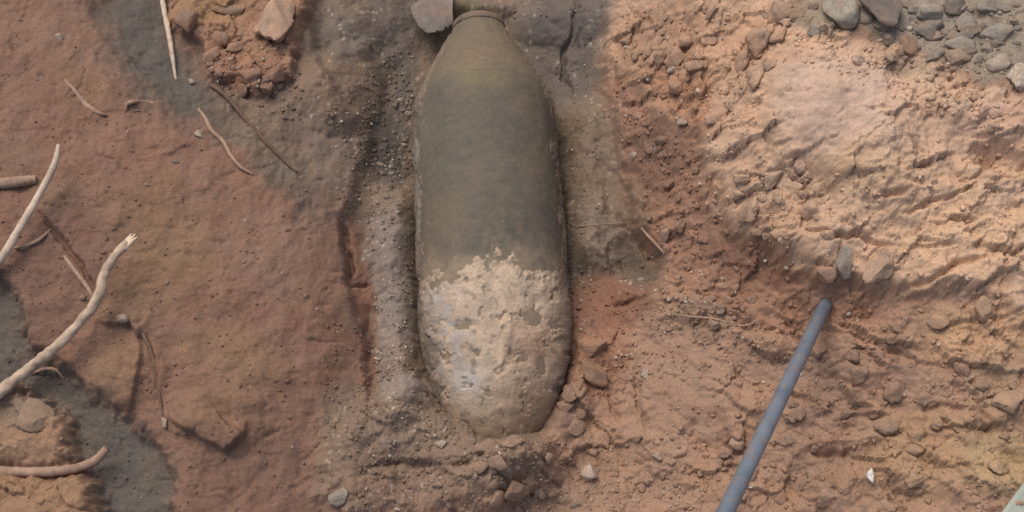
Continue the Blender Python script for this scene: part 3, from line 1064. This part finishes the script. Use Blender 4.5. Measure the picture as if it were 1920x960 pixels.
place('clod', 1842, 586, 24, 30, 'tan', 'tan clod standing at the right bank edge below the slope', 'clod', rot=-10, hz=.6, seed=45, sub=4)
place('stone', 1112, 698, 36, 24, 'orange', 'orange brown split stone beside the bomb nose', 'stone', rot=38, hz=.7, sink=.25, seed=47, sub=4, lump=.05, cuts=7)
place('stone', 1108, 652, 32, 19, 'orange', 'orange stone directly above the split stone by the bomb', 'stone', rot=-12, hz=.7, sink=.3, seed=49, sub=4, lump=.05)
place('stone', 1136, 640, 14, 10, 'orange', 'small orange clod at the upper right of the orange stones', 'clod', rot=10, seed=51)
place('clod', 1070, 738, 17, 20, 'red', 'reddish clod below the split stone, against the bomb', 'clod', rot=-30, seed=53)
place('clod', 1062, 762, 18, 12, 'brown', 'small brown clod in the heap right of the nose', 'clod', rot=-20, seed=55)
place('clod', 1086, 775, 14, 12, 'orange', 'orange crumb in the heap right of the nose', 'clod', seed=57)
place('clod', 1076, 802, 22, 16, 'brown', 'rounded brown clod lowest in the heap right of the nose', 'clod', seed=59)
place('stone', 1105, 890, 19, 18, 'pale', 'pale round stone on the soil below the bomb nose', 'stone', hz=.9, sink=.3, seed=61)
place('stone', 1385, 830, 19, 14, 'tan', 'cream stone left of the pipe near the bottom', 'stone', rot=10, hz=.8, seed=63)
place('clod', 1356, 852, 18, 13, 'brown', 'reddish clod just below left of the cream stone', 'clod', seed=65)
place('stone', 1233, 856, 12, 9, 'pale', 'pale pebble between the round stone and the pipe', 'stone', seed=67)
place('stone', 1208, 700, 10, 14, 'pale', 'small pale stone at the top of the long crack', 'stone', seed=69)
place('clod', 960, 835, 26, 20, 'brown', 'brown clod pressed against the tip of the nose', 'clod', seed=71, sub=4)
place('clod', 912, 838, 17, 24, 'brown', 'upright brown clod at the lower left of the nose', 'clod', rot=8, seed=73)
place('clod', 935, 868, 22, 16, 'brown', 'flat clod just under the nose tip', 'clod', seed=75)
place('clod', 898, 880, 24, 14, 'brown', 'dull clod with dark gap beneath, below the nose', 'clod', rot=-6, seed=77)
place('clod', 968, 918, 28, 20, 'red', 'reddish angular clod at the bottom edge under the bomb', 'clod', rot=15, seed=79, sub=4)
place('clod', 928, 938, 16, 22, 'brown', 'brown clod left of the reddish angular clod at the bottom', 'clod', rot=20, seed=81)
place('stone', 1028, 860, 16, 12, 'red', 'pink clod on the soil right of the nose tip', 'clod', seed=83)
place('stone', 827, 832, 13, 9, 'pale', 'pale pebble on the mound at the left of the nose', 'stone', seed=85)
place('stone', 638, 932, 24, 15, 'grey', 'greyish pebble clump at the bottom left of the trench', 'stone', rot=-15, seed=87)
place('stone', 230, 600, 14, 11, 'pale', 'pale pebble in a hollow right of the long root', 'stone', hz=.9, sink=.3, seed=89)
place('stone', 310, 792, 9, 11, 'pale', 'tiny pale pebble above the broken clay flake', 'stone', seed=91)
place('stone', 374, 252, 10, 11, 'pale', 'pale pebble beside the thin root in the grey strip', 'stone', seed=93)
place('stone', 359, 153, 8, 7, 'pale', 'small pebble in the dark strip left of red clods', 'stone', seed=95)
place('stone', 1635, 894, 9, 14, 'white', 'tiny bright white stone at the bottom right slope', 'stone', hz=1.0, sink=.15, seed=97)
place('stone', 1282, 229, 14, 8, 'pale', 'pale flat pebble on the reddish face under the bank rim', 'stone', rot=20, hz=.8, seed=99)
place('stone', 1200, 216, 18, 10, 'tan', 'light tan clod on the left shoulder of the bank', 'clod', rot=8, seed=101)
place('stone', 1188, 292, 10, 8, 'pale', 'pink pebble in the dark soil right of the bomb', 'stone', seed=103)
place('stone', 1262, 130, 14, 9, 'pale', 'whitish chip high on the left end of the bank', 'stone', seed=105)
place('stone', 1720, 900, 22, 9, 'tan', 'long pinkish flake right of the bright white stone', 'stone', rot=40, hz=.7, seed=107)
place('rock', 62, 775, 42, 36, 'brown', 'grey brown stone in the ledge below the long root', 'stone', rot=25, hz=.4, sink=.5, soil=.7, seed=109, sub=4, lump=.06)
for k, (cu_, cv_, a1, b1, rr, lab) in enumerate([
        (415, 72, 20, 20, 0, 'round red clod at the left of the clod heap at top left'), (455, 62, 13, 12, 0, 'small round clod in the middle of the clod heap'),
        (440, 90, 20, 13, -10, 'flat red clod under the small round clod in the heap'), (395, 105, 16, 20, 20, 'red clod at the lower left border of the clod heap'),
        (470, 140, 26, 20, 20, 'red clod below the pinkish flat stone'), (455, 168, 26, 18, 0, 'lowest red clod of the heap, above the dark stick'),
        (520, 140, 22, 18, 0, 'dark red clod right of the lowest clods in the heap'), (345, 40, 26, 22, 10, 'tan clod at the top of the heap beside the hanging root'),
        (500, 165, 14, 12, 0, 'small red clod at the right foot of the clod heap'), (430, 20, 34, 18, 0, 'wide ochre clod at the top edge left of the flat stone')]):
    place('clod', cu_, cv_, a1, b1, 'red' if k not in (7, 9) else 'brown', lab, 'clod', rot=rr, hz=.65, sink=.4, seed=120 + k)

# concrete chunk by the tail
place('concrete_chunk', 816, 32, 44, 50, 'concrete', 'grey concrete chunk lying against the left of the bomb tail', 'rubble', rot=-8, hz=.75, sink=.1, seed=153, sub=4, lump=.09, cuts=12, tilt=.2, flat=.45)

# clods all over the bank and slope: countable, alike
placed = 0
r = np.random.RandomState(21)
zones = [  # polygon, count, size px, materials, label, group, name
    ([(1160, 10), (1500, 10), (1480, 120), (1420, 240), (1300, 230), (1170, 140)], 60, (9, 32), ['tan', 'brown', 'orange'], 'tan clod on the left shoulder of the bank', 'clods on the upper bank', 'clod'),
    ([(1160, 200), (1300, 270), (1340, 400), (1500, 520), (1440, 590), (1250, 480), (1190, 380)], 34, (6, 16), ['brown', 'red', 'red'], 'reddish clod below the bank rim', 'clods under the bank rim', 'clod'),
    ([(1360, 330), (1520, 300), (1560, 460), (1420, 450)], 30, (9, 28), ['tan'], 'tan clod along the pale bank rim', 'clods along the bank rim', 'clod'),
    ([(1520, 70), (1700, 100), (1860, 190), (1900, 280), (1750, 230), (1600, 110)], 36, (6, 16), ['tan', 'tan', 'brown', 'grey'], 'pale clod just below the grey rubble', 'clods below the rubble', 'clod'),
    ([(1500, 5), (1910, 5), (1910, 120), (1800, 120), (1650, 70)], 70, (8, 22), ['grey', 'darkgrey', 'gritcrumb'], 'grey stone filling the top right rubble', 'small stones of the top right rubble', 'stone'),
    ([(1560, 560), (1900, 640), (1900, 940), (1450, 950), (1480, 720)], 60, (7, 26), ['brown', 'brown', 'tan'], 'brown clod on the lower right slope', 'clods on the lower right slope', 'clod'),
    ([(1240, 510), (1440, 560), (1440, 640), (1250, 640)], 40, (5, 11), ['pale', 'brown', 'grey', 'pale'], 'stone in the crumbly patch left of the pipe tip', 'pale stones left of the pipe tip', 'pebble'),
    ([(880, 860), (1080, 800), (1250, 830), (1330, 900), (1300, 955), (900, 955)], 46, (5, 12), ['brown', 'red', 'pale', 'gritcrumb'], 'pebble scattered below the bomb', 'pebbles below the bomb', 'pebble'),
    ([(620, 780), (800, 760), (880, 820), (880, 950), (620, 950)], 36, (4, 9), ['gritcrumb', 'pale', 'brown'], 'pebble on the mound left of the nose', 'pebbles on the nose mound', 'pebble'),
    ([(690, 200), (765, 180), (770, 420), (690, 420)], 36, (4, 9), ['gritcrumb', 'pale', 'darkgrey'], 'pebble in the dark gravel left of the bomb', 'pebbles left of the bomb', 'pebble'),
    ([(600, 220), (680, 150), (790, 60), (780, 180), (690, 240), (650, 330)], 44, (3, 8), ['gritcrumb', 'pale', 'brown'], 'crumb on the soil left of the bomb tail', 'crumbs left of the bomb tail', 'pebble'),
    ([(700, 650), (790, 640), (850, 770), (720, 770)], 30, (4, 8), ['pale', 'gritcrumb'], 'pale pebble in the grey strip beside the nose', 'pale pebbles beside the nose', 'pebble'),
    ([(960, 20), (1080, 20), (1030, 180), (1000, 160)], 16, (3, 7), ['gritcrumb', 'pale'], 'pebble in dark grey soil right of the tail', 'pebbles right of the tail', 'pebble'),
    ([(1060, 520), (1085, 520), (1090, 640), (1070, 640)], 14, (4, 8), ['brown', 'pale', 'red'], 'pebble wedged along the right of the nose', 'pebbles along the nose', 'pebble'),
    ([(20, 40), (560, 380), (620, 900), (350, 900), (100, 500)], 36, (3, 7), ['red', 'pale', 'brown'], 'crumb on the smooth red clay at left', 'crumbs on the left clay', 'pebble'),
    ([(370, 100), (560, 130), (520, 200), (420, 180)], 26, (5, 11), ['red', 'brown', 'pale'], 'crumb at the foot of the clod heap', 'crumbs of the clod heap', 'clod')]


def rand_in(poly):
    p = np.asarray(poly, float)
    while True:
        x = r.uniform(p[:, 0].min(), p[:, 0].max())
        y = r.uniform(p[:, 1].min(), p[:, 1].max())
        if poly_sd(np.array([x]), np.array([y]), poly, 5)[0] < 0:
            return x, y


def on_bomb(x, y):
    return 775 < x < 1062 and 35 < y < 740 or 840 < x < 1050 and y < 825 and y > 700


for poly, n, (lo, hi), mats, lab, grp, nm in zones:
    for k in range(n):
        x, y = rand_in(poly)
        if on_bomb(x, y):
            continue
        sz = lo + (hi - lo) * r.rand() ** 2.2
        q_ = np.asarray(poly, float)
        fx_ = (x - q_[:, 0].min()) / np.ptp(q_[:, 0])
        fy_ = (y - q_[:, 1].min()) / np.ptp(q_[:, 1])
        words = ('large ' if sz > lo + .6 * (hi - lo) else 'middling ' if sz > lo + .2 * (hi - lo) else 'small ')
        where = ('upper ' if fy_ < .33 else 'lower ' if fy_ > .67 else '') + ('left' if fx_ < .33 else 'right' if fx_ > .67 else 'middle')
        lab_ = words + lab + ', ' + where + ' of them'
        place(nm, x, y, sz * r.uniform(.85, 1.3), sz * r.uniform(.6, .95), mats[r.randint(len(mats))], lab_, nm, rot=r.uniform(-60, 60), hz=r.uniform(.5, .85),
              sink=r.uniform(.36, .5), seed=200 + r.randint(14), sub=3 if sz > 9 else 2, group=grp, soil=.35 if 'darkgrey' in mats else .8, lump=.22, cuts=11)

# loose grit and crumbs: far too many to count
def ground_zv(x, y):
    i = np.clip(np.searchsorted(xs, x) - 1, 0, NX - 2)
    j = np.clip(np.searchsorted(ys, y) - 1, 0, NY - 2)
    fx = (x - xs[i]) / (xs[i + 1] - xs[i])
    fy = (y - ys[j]) / (ys[j + 1] - ys[j])
    return (ZG[j, i] * (1 - fx) + ZG[j, i + 1] * fx) * (1 - fy) + (ZG[j + 1, i] * (1 - fx) + ZG[j + 1, i + 1] * fx) * fy, RGB[j, i]


def ico12():
    g_ = (1 + 5 ** .5) / 2
    v_ = np.array([(-1, g_, 0), (1, g_, 0), (-1, -g_, 0), (1, -g_, 0), (0, -1, g_), (0, 1, g_), (0, -1, -g_), (0, 1, -g_), (g_, 0, -1), (g_, 0, 1), (-g_, 0, -1), (-g_, 0, 1)], float)
    f_ = np.array([(0, 11, 5), (0, 5, 1), (0, 1, 7), (0, 7, 10), (0, 10, 11), (1, 5, 9), (5, 11, 4), (11, 10, 2), (10, 7, 6), (7, 1, 8), (3, 9, 4), (3, 4, 2), (3, 2, 6), (3, 6, 8), (3, 8, 9), (4, 9, 5), (2, 4, 11), (6, 2, 10), (8, 6, 7), (9, 8, 1)])
    return v_ / np.linalg.norm(v_[0]), f_


I12V, I12F = ico12()
gzones = [([(600, 220), (690, 140), (790, 50), (790, 200), (700, 420), (640, 420)], 1300, 1.0, .16), ([(690, 180), (790, 180), (790, 770), (700, 780)], 1300, 1.0, .22),
          ([(600, 600), (700, 620), (900, 830), (1060, 830), (1250, 850), (1300, 960), (620, 960)], 2200, 1.2, .14), ([(960, 10), (1130, 10), (1150, 500), (1070, 520), (1040, 200)], 900, .9, .10),
          ([(1055, 500), (1240, 470), (1440, 560), (1430, 660), (1080, 760)], 1200, 1.3, .2), ([(360, 40), (560, 90), (580, 240), (420, 190)], 600, 1.4, .08),
          ([(1150, 10), (1480, 10), (1400, 260), (1500, 520), (1250, 480), (1160, 250)], 1500, 1.5, .10), ([(1400, 280), (1600, 330), (1900, 200), (1900, 560), (1450, 480)], 700, 1.4, .03),
          ([(1440, 60), (1900, 20), (1900, 240), (1700, 200), (1500, 120)], 900, 1.5, .12), ([(1200, 560), (1900, 560), (1900, 955), (1250, 955)], 1700, 1.4, .06),
          ([(0, 0), (620, 380), (640, 950), (0, 950)], 1700, .9, .03)]
gv, gf, gc = [], [], []
cnt = 0
for poly, n, szf, pale in gzones:
    pa = np.asarray(poly, float)
    x = r.uniform(pa[:, 0].min(), pa[:, 0].max(), n * 4)
    y = r.uniform(pa[:, 1].min(), pa[:, 1].max(), n * 4)
    dens = fbm(x / 55, y / 55, 2, 401) + r.uniform(-.5, .5, n * 4)
    ok = (poly_sd(x, y, poly, 5) < 0) & (dens > -.05)
    ok &= ~(((x > 775) & (x < 1062) & (y > 35) & (y < 740)) | ((x > 860) & (x < 1045) & (y > 700) & (y < 825)))
    x, y = x[ok][:n], y[ok][:n]
    n = len(x)
    zz = np.zeros(n)
    for _ in range(7):
        dx, du = (x - 960) / F, (480 - y) / F
        tt = (zz - CAM[2]) / (du * st - ct)
        X_, Y_ = CAM[0] + dx * tt, CAM[1] + (du * ct + st) * tt
        zg, col_ = ground_zv(X_, Y_)
        zz = .5 * zz + .5 * zg
    s_ = (0.0008 + 0.0040 * r.rand(n) ** 4.5) * szf
    A = np.linalg.qr(r.normal(size=(n, 3, 3)))[0]
    vv = I12V[None] * r.uniform(.55, 1.2, (n, 12, 1)) * np.stack([np.ones(n), r.uniform(.6, 1, n), r.uniform(.45, .8, n)], -1)[:, None] * s_[:, None, None]
    vv = np.einsum('nij,njk->nik', vv, A) + np.stack([X_, Y_, zg + s_ * .08], -1)[:, None]
    cc = col_ * r.uniform(.88, 1.2, (n, 1))
    isp = r.rand(n) < pale
    cc[isp] = srgb((186, 170, 152)) * r.uniform(.75, 1.1, (isp.sum(), 1))
    gv.append(vv.reshape(-1, 3))
    gc.append(np.repeat(cc, 12, axis=0))
    gf.append((I12F[None] + (cnt + np.arange(n))[:, None, None] * 12).reshape(-1, 3))
    cnt += n
me = bpy.data.meshes.new('grit')
gv, gf, gc = np.concatenate(gv), np.concatenate(gf), np.concatenate(gc)
me.vertices.add(len(gv))
me.vertices.foreach_set('co', gv.reshape(-1).astype(np.float32))
me.loops.add(len(gf) * 3)
me.loops.foreach_set('vertex_index', gf.reshape(-1).astype(np.int32))
me.polygons.add(len(gf))
me.polygons.foreach_set('loop_start', (np.arange(len(gf)) * 3).astype(np.int32))
me.polygons.foreach_set('use_smooth', np.ones(len(gf), bool))
ca = me.attributes.new('soil', 'FLOAT_COLOR', 'POINT')
ca.data.foreach_set('color', np.c_[np.clip(gc, .01, .8), np.ones(len(gc))].astype(np.float32).reshape(-1))
me.update(calc_edges=True)
me.materials.append(M_SOIL)
tag(link('grit', me), 'fine loose grit and crumbs strewn over the soil of the pit', 'grit', kind='stuff')


# ------------------------------------------------------------------ roots and sticks
def spline(pts, n):
    p = np.asarray(pts, float)
    L = np.r_[0, np.cumsum(np.linalg.norm(np.diff(p, axis=0), axis=1))]
    t = np.linspace(0, L[-1], n)
    q = np.vstack([2 * p[0] - p[1], p, 2 * p[-1] - p[-2]])
    out = []
    for x in t:
        i = min(max(int(np.searchsorted(L, x) - 1), 0), len(p) - 2)
        f = (x - L[i]) / (L[i + 1] - L[i] + 1e-12)
        a, b, c_, d_ = q[i], q[i + 1], q[i + 2], q[i + 3]
        out.append(.5 * (2 * b + (c_ - a) * f + (2 * a - 5 * b + 4 * c_ - d_) * f * f + (3 * b - a - 3 * c_ + d_) * f ** 3))
    return np.array(out)


def tube(pts, rad, n=60, seg=10, seed=0, knob=0.12):
    """closed tapering tube through world points; rad = list of radii"""
    C = spline(pts, n)
    R_ = np.interp(np.linspace(0, 1, n), np.linspace(0, 1, len(rad)), rad)
    Tn = np.gradient(C, axis=0)
    Tn /= np.linalg.norm(Tn, axis=1)[:, None]
    ref = np.array([0.31, 0.2, 0.93])
    A = np.cross(Tn, ref)
    A /= np.linalg.norm(A, axis=1)[:, None]
    B = np.cross(Tn, A)
    ang = np.linspace(0, 2 * np.pi, seg, endpoint=False)
    L = np.linspace(0, n * .2, n)
    nz = 1 + knob * fbm(L[:, None] * 1.1 + 0 * ang, np.cos(ang)[None] * 1.3 + seed * 5.3 + 0 * L[:, None], 3, seed)
    P = C[:, None] + (R_[:, None] * nz)[..., None] * (np.cos(ang)[None, :, None] * A[:, None] + np.sin(ang)[None, :, None] * B[:, None])
    vs = P.reshape(-1, 3).tolist()
    fs = []
    for i in range(n - 1):
        for j in range(seg):
            k = (j + 1) % seg
            fs.append((i * seg + j, i * seg + k, (i + 1) * seg + k, (i + 1) * seg + j))
    vs += [C[0].tolist(), C[-1].tolist()]
    for j in range(seg):
        k = (j + 1) % seg
        fs.append((n * seg, j, k) if False else (n * seg, k, j))
        fs.append((n * seg + 1, (n - 1) * seg + j, (n - 1) * seg + k))
    return vs, fs


def tube_mesh(name, pts, rad, mat, **kw):
    vs, fs = tube(pts, rad, **kw)
    me = bpy.data.meshes.new(name)
    me.from_pydata(vs, [], fs)
    me.polygons.foreach_set('use_smooth', [True] * len(fs))
    me.materials.append(mat)
    me.update()
    return me


def root_material(name, c1, c2):
    m, nt, b = new_mat(name)
    N, L = nt.nodes, nt.links
    tc = N.new('ShaderNodeTexCoord')
    n1 = N.new('ShaderNodeTexNoise')
    n1.inputs['Scale'].default_value = 45
    n1.inputs['Detail'].default_value = 6
    n1.inputs['Roughness'].default_value = .7
    L.new(tc.outputs['Object'], n1.inputs['Vector'])
    rp = N.new('ShaderNodeValToRGB')
    rp.color_ramp.elements[0].position = .32
    rp.color_ramp.elements[1].position = .62
    rp.color_ramp.elements[0].color = (*c1, 1)
    rp.color_ramp.elements[1].color = (*c2, 1)
    L.new(n1.outputs['Fac'], rp.inputs['Fac'])
    L.new(rp.outputs['Color'], b.inputs['Base Color'])
    b.inputs['Roughness'].default_value = .8
    b.inputs['Specular IOR Level'].default_value = .2
    bp = N.new('ShaderNodeBump')
    bp.inputs['Strength'].default_value = .5
    bp.inputs['Distance'].default_value = .001
    L.new(n1.outputs['Fac'], bp.inputs['Height'])
    L.new(bp.outputs['Normal'], b.inputs['Normal'])
    return m


M_ROOT = root_material('pale_root', lin((150, 128, 109)), lin((200, 176, 152)))
M_ROOT2 = root_material('cream_root', lin((168, 148, 128)), lin((212, 190, 166)))
M_RED = root_material('reddish_root', lin((138, 112, 94)), lin((170, 142, 121)))
M_DARK = root_material('dark_root', lin((92, 74, 60)), lin((116, 94, 78)))
M_CUT = root_material('broken_wood', lin((206, 180, 150)), lin((226, 206, 180)))


def root_pts(px, lift):
    """photo pixels -> points resting on or standing a little above the ground"""
    out = []
    lf = np.interp(np.linspace(0, 1, len(px)), np.linspace(0, 1, len(lift)), lift)
    for (u_, v_), h_ in zip(px, lf):
        p = at(min(max(u_, -120), 2040), min(max(v_, -80), 1040))
        # slide along the view ray so that the point stays over the same pixel while it is lifted
        w = ray(min(max(u_, -120), 2040), min(max(v_, -80), 1040), p.z + h_)
        out.append(tuple(w))
    return out


def root(name, px, rad, mat, label, lift=(0.002,), cat='root', parent=None, seed=1, n=70, knob=.14, seg=10):
    pts = root_pts(px, lift)
    return tag(link(name, tube_mesh(name, pts, rad, mat, n=n, seed=seed, knob=knob, seg=seg), parent), label, cat)


# the long thick root with a splintered end
lr = bpy.data.objects.new('thick_root', None)
COL.objects.link(lr)
lr.empty_display_size = .05
tag(lr, 'long thick pale root reaching up from the left edge with a broken end', 'root')
px = [(-60, 778), (-5, 738), (50, 695), (100, 655), (140, 615), (172, 578), (188, 545), (195, 515), (212, 485), (238, 455)]
pts = root_pts(px, (.0, .012, .03, .04, .045, .05, .05, .05, .055, .06))
link('root_stem', tube_mesh('root_stem', pts, [.0108, .0102, .0096, .0088, .0094, .0082, .0084, .0094, .008, .0072], M_ROOT, n=110, seg=14, seed=3, knob=.2), lr)
e = np.array(pts[-1])
dirv = e - np.array(pts[-2])
dirv /= np.linalg.norm(dirv)
side = np.array([dirv[1], -dirv[0], 0])
for k, (s1, l1) in enumerate([(-.35, .018), (.25, .020), (.9, .017)]):
    tip = e + dirv * l1 + side * s1 * .012 + np.array([0, 0, .003 * k])
    link('splinter', tube_mesh('splinter', [tuple(e - dirv * .012 + side * s1 * .004), tuple(e + side * s1 * .005), tuple(tip)], [.006, .0045, .0012], M_CUT, n=14, seg=7, seed=11 + k, knob=.25), lr)

root('thin_root', [(-60, 560), (0, 488), (30, 440), (62, 385), (90, 335), (104, 300), (110, 272)], [.0085, .008, .0075, .007, .0065, .006, .0035], M_ROOT2,
     'slim cream root standing out at the left edge, above the thick root', (.0, .02, .03, .035, .045, .055, .06), seed=5)
root('thin_root', [(-50, 350), (0, 345), (35, 340), (68, 337)], [.011, .010, .0095, .0085], M_RED, 'short reddish root stub at the left edge behind the slim cream root', (.004, .006, .008, .004), seed=6)
root('thin_root', [(-60, 882), (0, 884), (60, 885), (110, 883), (150, 876), (180, 862), (200, 842)], [.009, .009, .0085, .0085, .008, .0078, .007], M_RED,
     'curved brown root at the bottom left corner with an upturned tip', (.004, .006, .008, .012, .02, .03, .035), seed=7)
root('thin_root', [(302, -20), (308, 20), (316, 60), (322, 95), (327, 130), (330, 150)], [.0055, .005, .0055, .005, .004, .002], M_ROOT2,
     'thin pale root hanging down at the left of the clod heap', (.01, .012, .014, .01, .006, .0), seed=8)
root('thin_root', [(372, 205), (385, 222), (397, 245), (418, 265), (432, 290), (450, 312), (474, 327)], [.003, .0038, .0042, .004, .004, .0035, .002], M_RED,
     'thin wavy root lying across the grey strip', (.001, .004, .004, .004, .003), seed=9)
root('stick', [(395, 158), (425, 182), (460, 222), (500, 268), (530, 298), (556, 322)], [.0035, .004, .004, .004, .0035, .002], M_DARK,
     'straight dark stick lying along the grey strip below the clod heap', (.002, .004, .003, .003, .003), cat='stick', seed=10)
root('thin_root', [(28, 465), (50, 460), (75, 448), (95, 430)], [.0025, .003, .003, .0015], M_RED, 'short twig curving right of the slim cream root', (.003, .006, .006, .004), seed=12)
root('thin_root', [(120, 480), (150, 520), (168, 545), (176, 562)], [.003, .004, .004, .003], M_RED, 'dull thin root running down to the thick root', (.0, .003, .004, .002), seed=13)
root('thin_root', [(122, 150), (140, 172), (160, 196), (185, 212), (205, 216)], [.003, .006, .006, .005, .002], M_RED, 'half buried root hump in the upper left clay', (-.002, .001, .001, .0, -.002), seed=14)
root('thin_root', [(236, 208), (238, 196), (250, 191), (272, 191), (290, 194)], [.003, .004, .0035, .003, .002], M_RED, 'hooked small root in the clay beside the dark strip', (-.001, .003, .003, .002, -.001), seed=15)
root('thin_root', [(60, 700), (85, 692), (105, 694), (120, 710)], [.002, .003, .003, .002], M_RED, 'small arched root under the thick root at left', (.0, .006, .006, .0), seed=16)
root('thin_root', [(268, 625), (285, 665), (292, 700), (300, 745), (305, 780)], [.003, .0035, .0035, .003, .002], M_DARK, 'thin dark root bending down below the pebble hollow', (.0, .003, .003, .0), seed=17)
root('thin_root', [(1203, 428), (1215, 442), (1232, 460), (1246, 476)], [.002, .003, .003, .0015], M_RED, 'thin root in the dark hollow right of the bomb', (.002, .01, .012, .004), seed=18)
root('thin_root', [(1060, 415), (1085, 424), (1120, 421), (1150, 419), (1180, 417)], [.0006, .0009, .0009, .0009, .0005], M_RED, 'hair thin root fibre across the soil right of the bomb', (.002, .008, .006, .004), seed=19, seg=6)
root('thin_root', [(1262, 590), (1300, 594), (1340, 598), (1390, 611), (1425, 600)], [.001, .002, .002, .002, .001], M_RED, 'thin pinkish root lying on the slope left of the pipe', (.0, .004, .004, .004, .0), seed=20)

# ------------------------------------------------------------------ the pipe
m, nt, b = new_mat('grey_blue_plastic')
N, L = nt.nodes, nt.links
tc = N.new('ShaderNodeTexCoord')
n1 = N.new('ShaderNodeTexNoise')
n1.inputs['Scale'].default_value = 22
n1.inputs['Detail'].default_value = 5
L.new(tc.outputs['Object'], n1.inputs['Vector'])
rp = N.new('ShaderNodeValToRGB')
rp.color_ramp.elements[0].position = .35
rp.color_ramp.elements[1].position = .7
rp.color_ramp.elements[0].color = (*lin((92, 104, 117)), 1)
rp.color_ramp.elements[1].color = (*lin((116, 126, 136)), 1)
L.new(n1.outputs['Fac'], rp.inputs['Fac'])
n3 = N.new('ShaderNodeTexNoise')
n3.inputs['Scale'].default_value = 38
n3.inputs['Detail'].default_value = 8
n3.inputs['Roughness'].default_value = .72
L.new(tc.outputs['Object'], n3.inputs['Vector'])
r3 = N.new('ShaderNodeMapRange')
r3.inputs['From Min'].default_value = .50
r3.inputs['From Max'].default_value = .68
r3.inputs['To Max'].default_value = .7
L.new(n3.outputs['Fac'], r3.inputs['Value'])
mx = N.new('ShaderNodeMix')
mx.data_type = 'RGBA'
mx.inputs['B'].default_value = (*lin((142, 122, 106)), 1)
L.new(r3.outputs['Result'], mx.inputs['Factor'])
L.new(rp.outputs['Color'], mx.inputs['A'])
L.new(mx.outputs['Result'], b.inputs['Base Color'])
b.inputs['Roughness'].default_value = .42
M_PIPE = m
m2, nt2, b2 = new_mat('pipe_bore')
b2.inputs['Base Color'].default_value = (.03, .03, .03, 1)
b2.inputs['Roughness'].default_value = .9

tip = np.array(at(1547, 572)) + np.array([0, 0, .006])
far_ = ray(1360, 962, 0.60)
dirp = (far_ - tip)
dirp /= np.linalg.norm(dirp)
LEN = 1.30
A = np.cross(dirp, [0, 0, 1.0])
A /= np.linalg.norm(A)
B = np.cross(dirp, A)
prof = [(0.004, .0075), (0.0, .0082), (0.0, .0104), (0.003, .0112), (0.30, .0113), (0.60, .0113), (0.90, .0113), (LEN, .0113), (LEN, .0085), (LEN - .02, .0085)]
ang = np.linspace(0, 2 * math.pi, 40, endpoint=False)
P = np.array([[tip + dirp * s_ + r_ * (math.cos(q) * A + math.sin(q) * B) for q in ang] for s_, r_ in prof])
pipe = bpy.data.objects.new('pipe', None)
COL.objects.link(pipe)
pipe.location = tip
pipe.empty_display_size = .05
tag(pipe, 'blue grey plastic pipe slanting from the bank down out of the bottom edge', 'pipe')
o = link('tube', grid_mesh('tube', P - tip, M_PIPE, None, True), pipe)
P = np.array([[dirp * .004 + r_ * (math.cos(q) * A + math.sin(q) * B) for q in ang] for r_ in (.0077, .0003)])
link('end_plug', grid_mesh('end_plug', P, m2, None, True), pipe)

# ------------------------------------------------------------------ corner of a sheet at the bottom right
m, nt, b = new_mat('grey_green_sheet')
N, L = nt.nodes, nt.links
tc = N.new('ShaderNodeTexCoord')
n1 = N.new('ShaderNodeTexNoise')
n1.inputs['Scale'].default_value = 30
n1.inputs['Detail'].default_value = 4
L.new(tc.outputs['Object'], n1.inputs['Vector'])
rp = N.new('ShaderNodeValToRGB')
rp.color_ramp.elements[0].color = (*lin((138, 142, 126)), 1)
rp.color_ramp.elements[1].color = (*lin((168, 172, 156)), 1)
L.new(n1.outputs['Fac'], rp.inputs['Fac'])
L.new(rp.outputs['Color'], b.inputs['Base Color'])
b.inputs['Roughness'].default_value = .6
ga, gb = np.meshgrid(np.linspace(0, 1, 50), np.linspace(0, 1, 50), indexing='ij')
c0 = np.array(at(1866, 972))
c1 = np.array(at(1930, 888))
ed = c1 - c0
ou = np.array([ed[1], -ed[0], 0])
ou /= np.linalg.norm(ou)
X_ = c0[0] + ed[0] * (ga * 4 - 1.5) + ou[0] * gb * .35
Y_ = c0[1] + ed[1] * (ga * 4 - 1.5) + ou[1] * gb * .35
top = np.vectorize(ground_z)(X_, Y_)
k = np.ones(9) / 9
for _ in range(3):
    top = np.apply_along_axis(lambda q: np.convolve(np.pad(q, 4, 'edge'), k, 'valid'), 0, top)
    top = np.apply_along_axis(lambda q: np.convolve(np.pad(q, 4, 'edge'), k, 'valid'), 1, top)
top += .016 + .006 * np.sin(ga * 9 + gb * 4) + .008 * np.exp(-((gb - .12) / .08) ** 2)
P = np.stack([X_, Y_, top], -1)
sh = link('plastic_sheet', grid_mesh('plastic_sheet', P, m))
mod = sh.modifiers.new('thickness', 'SOLIDIFY')
mod.thickness = .003
tag(sh, 'grey green plastic sheet corner at the bottom right of the pit', 'sheet')
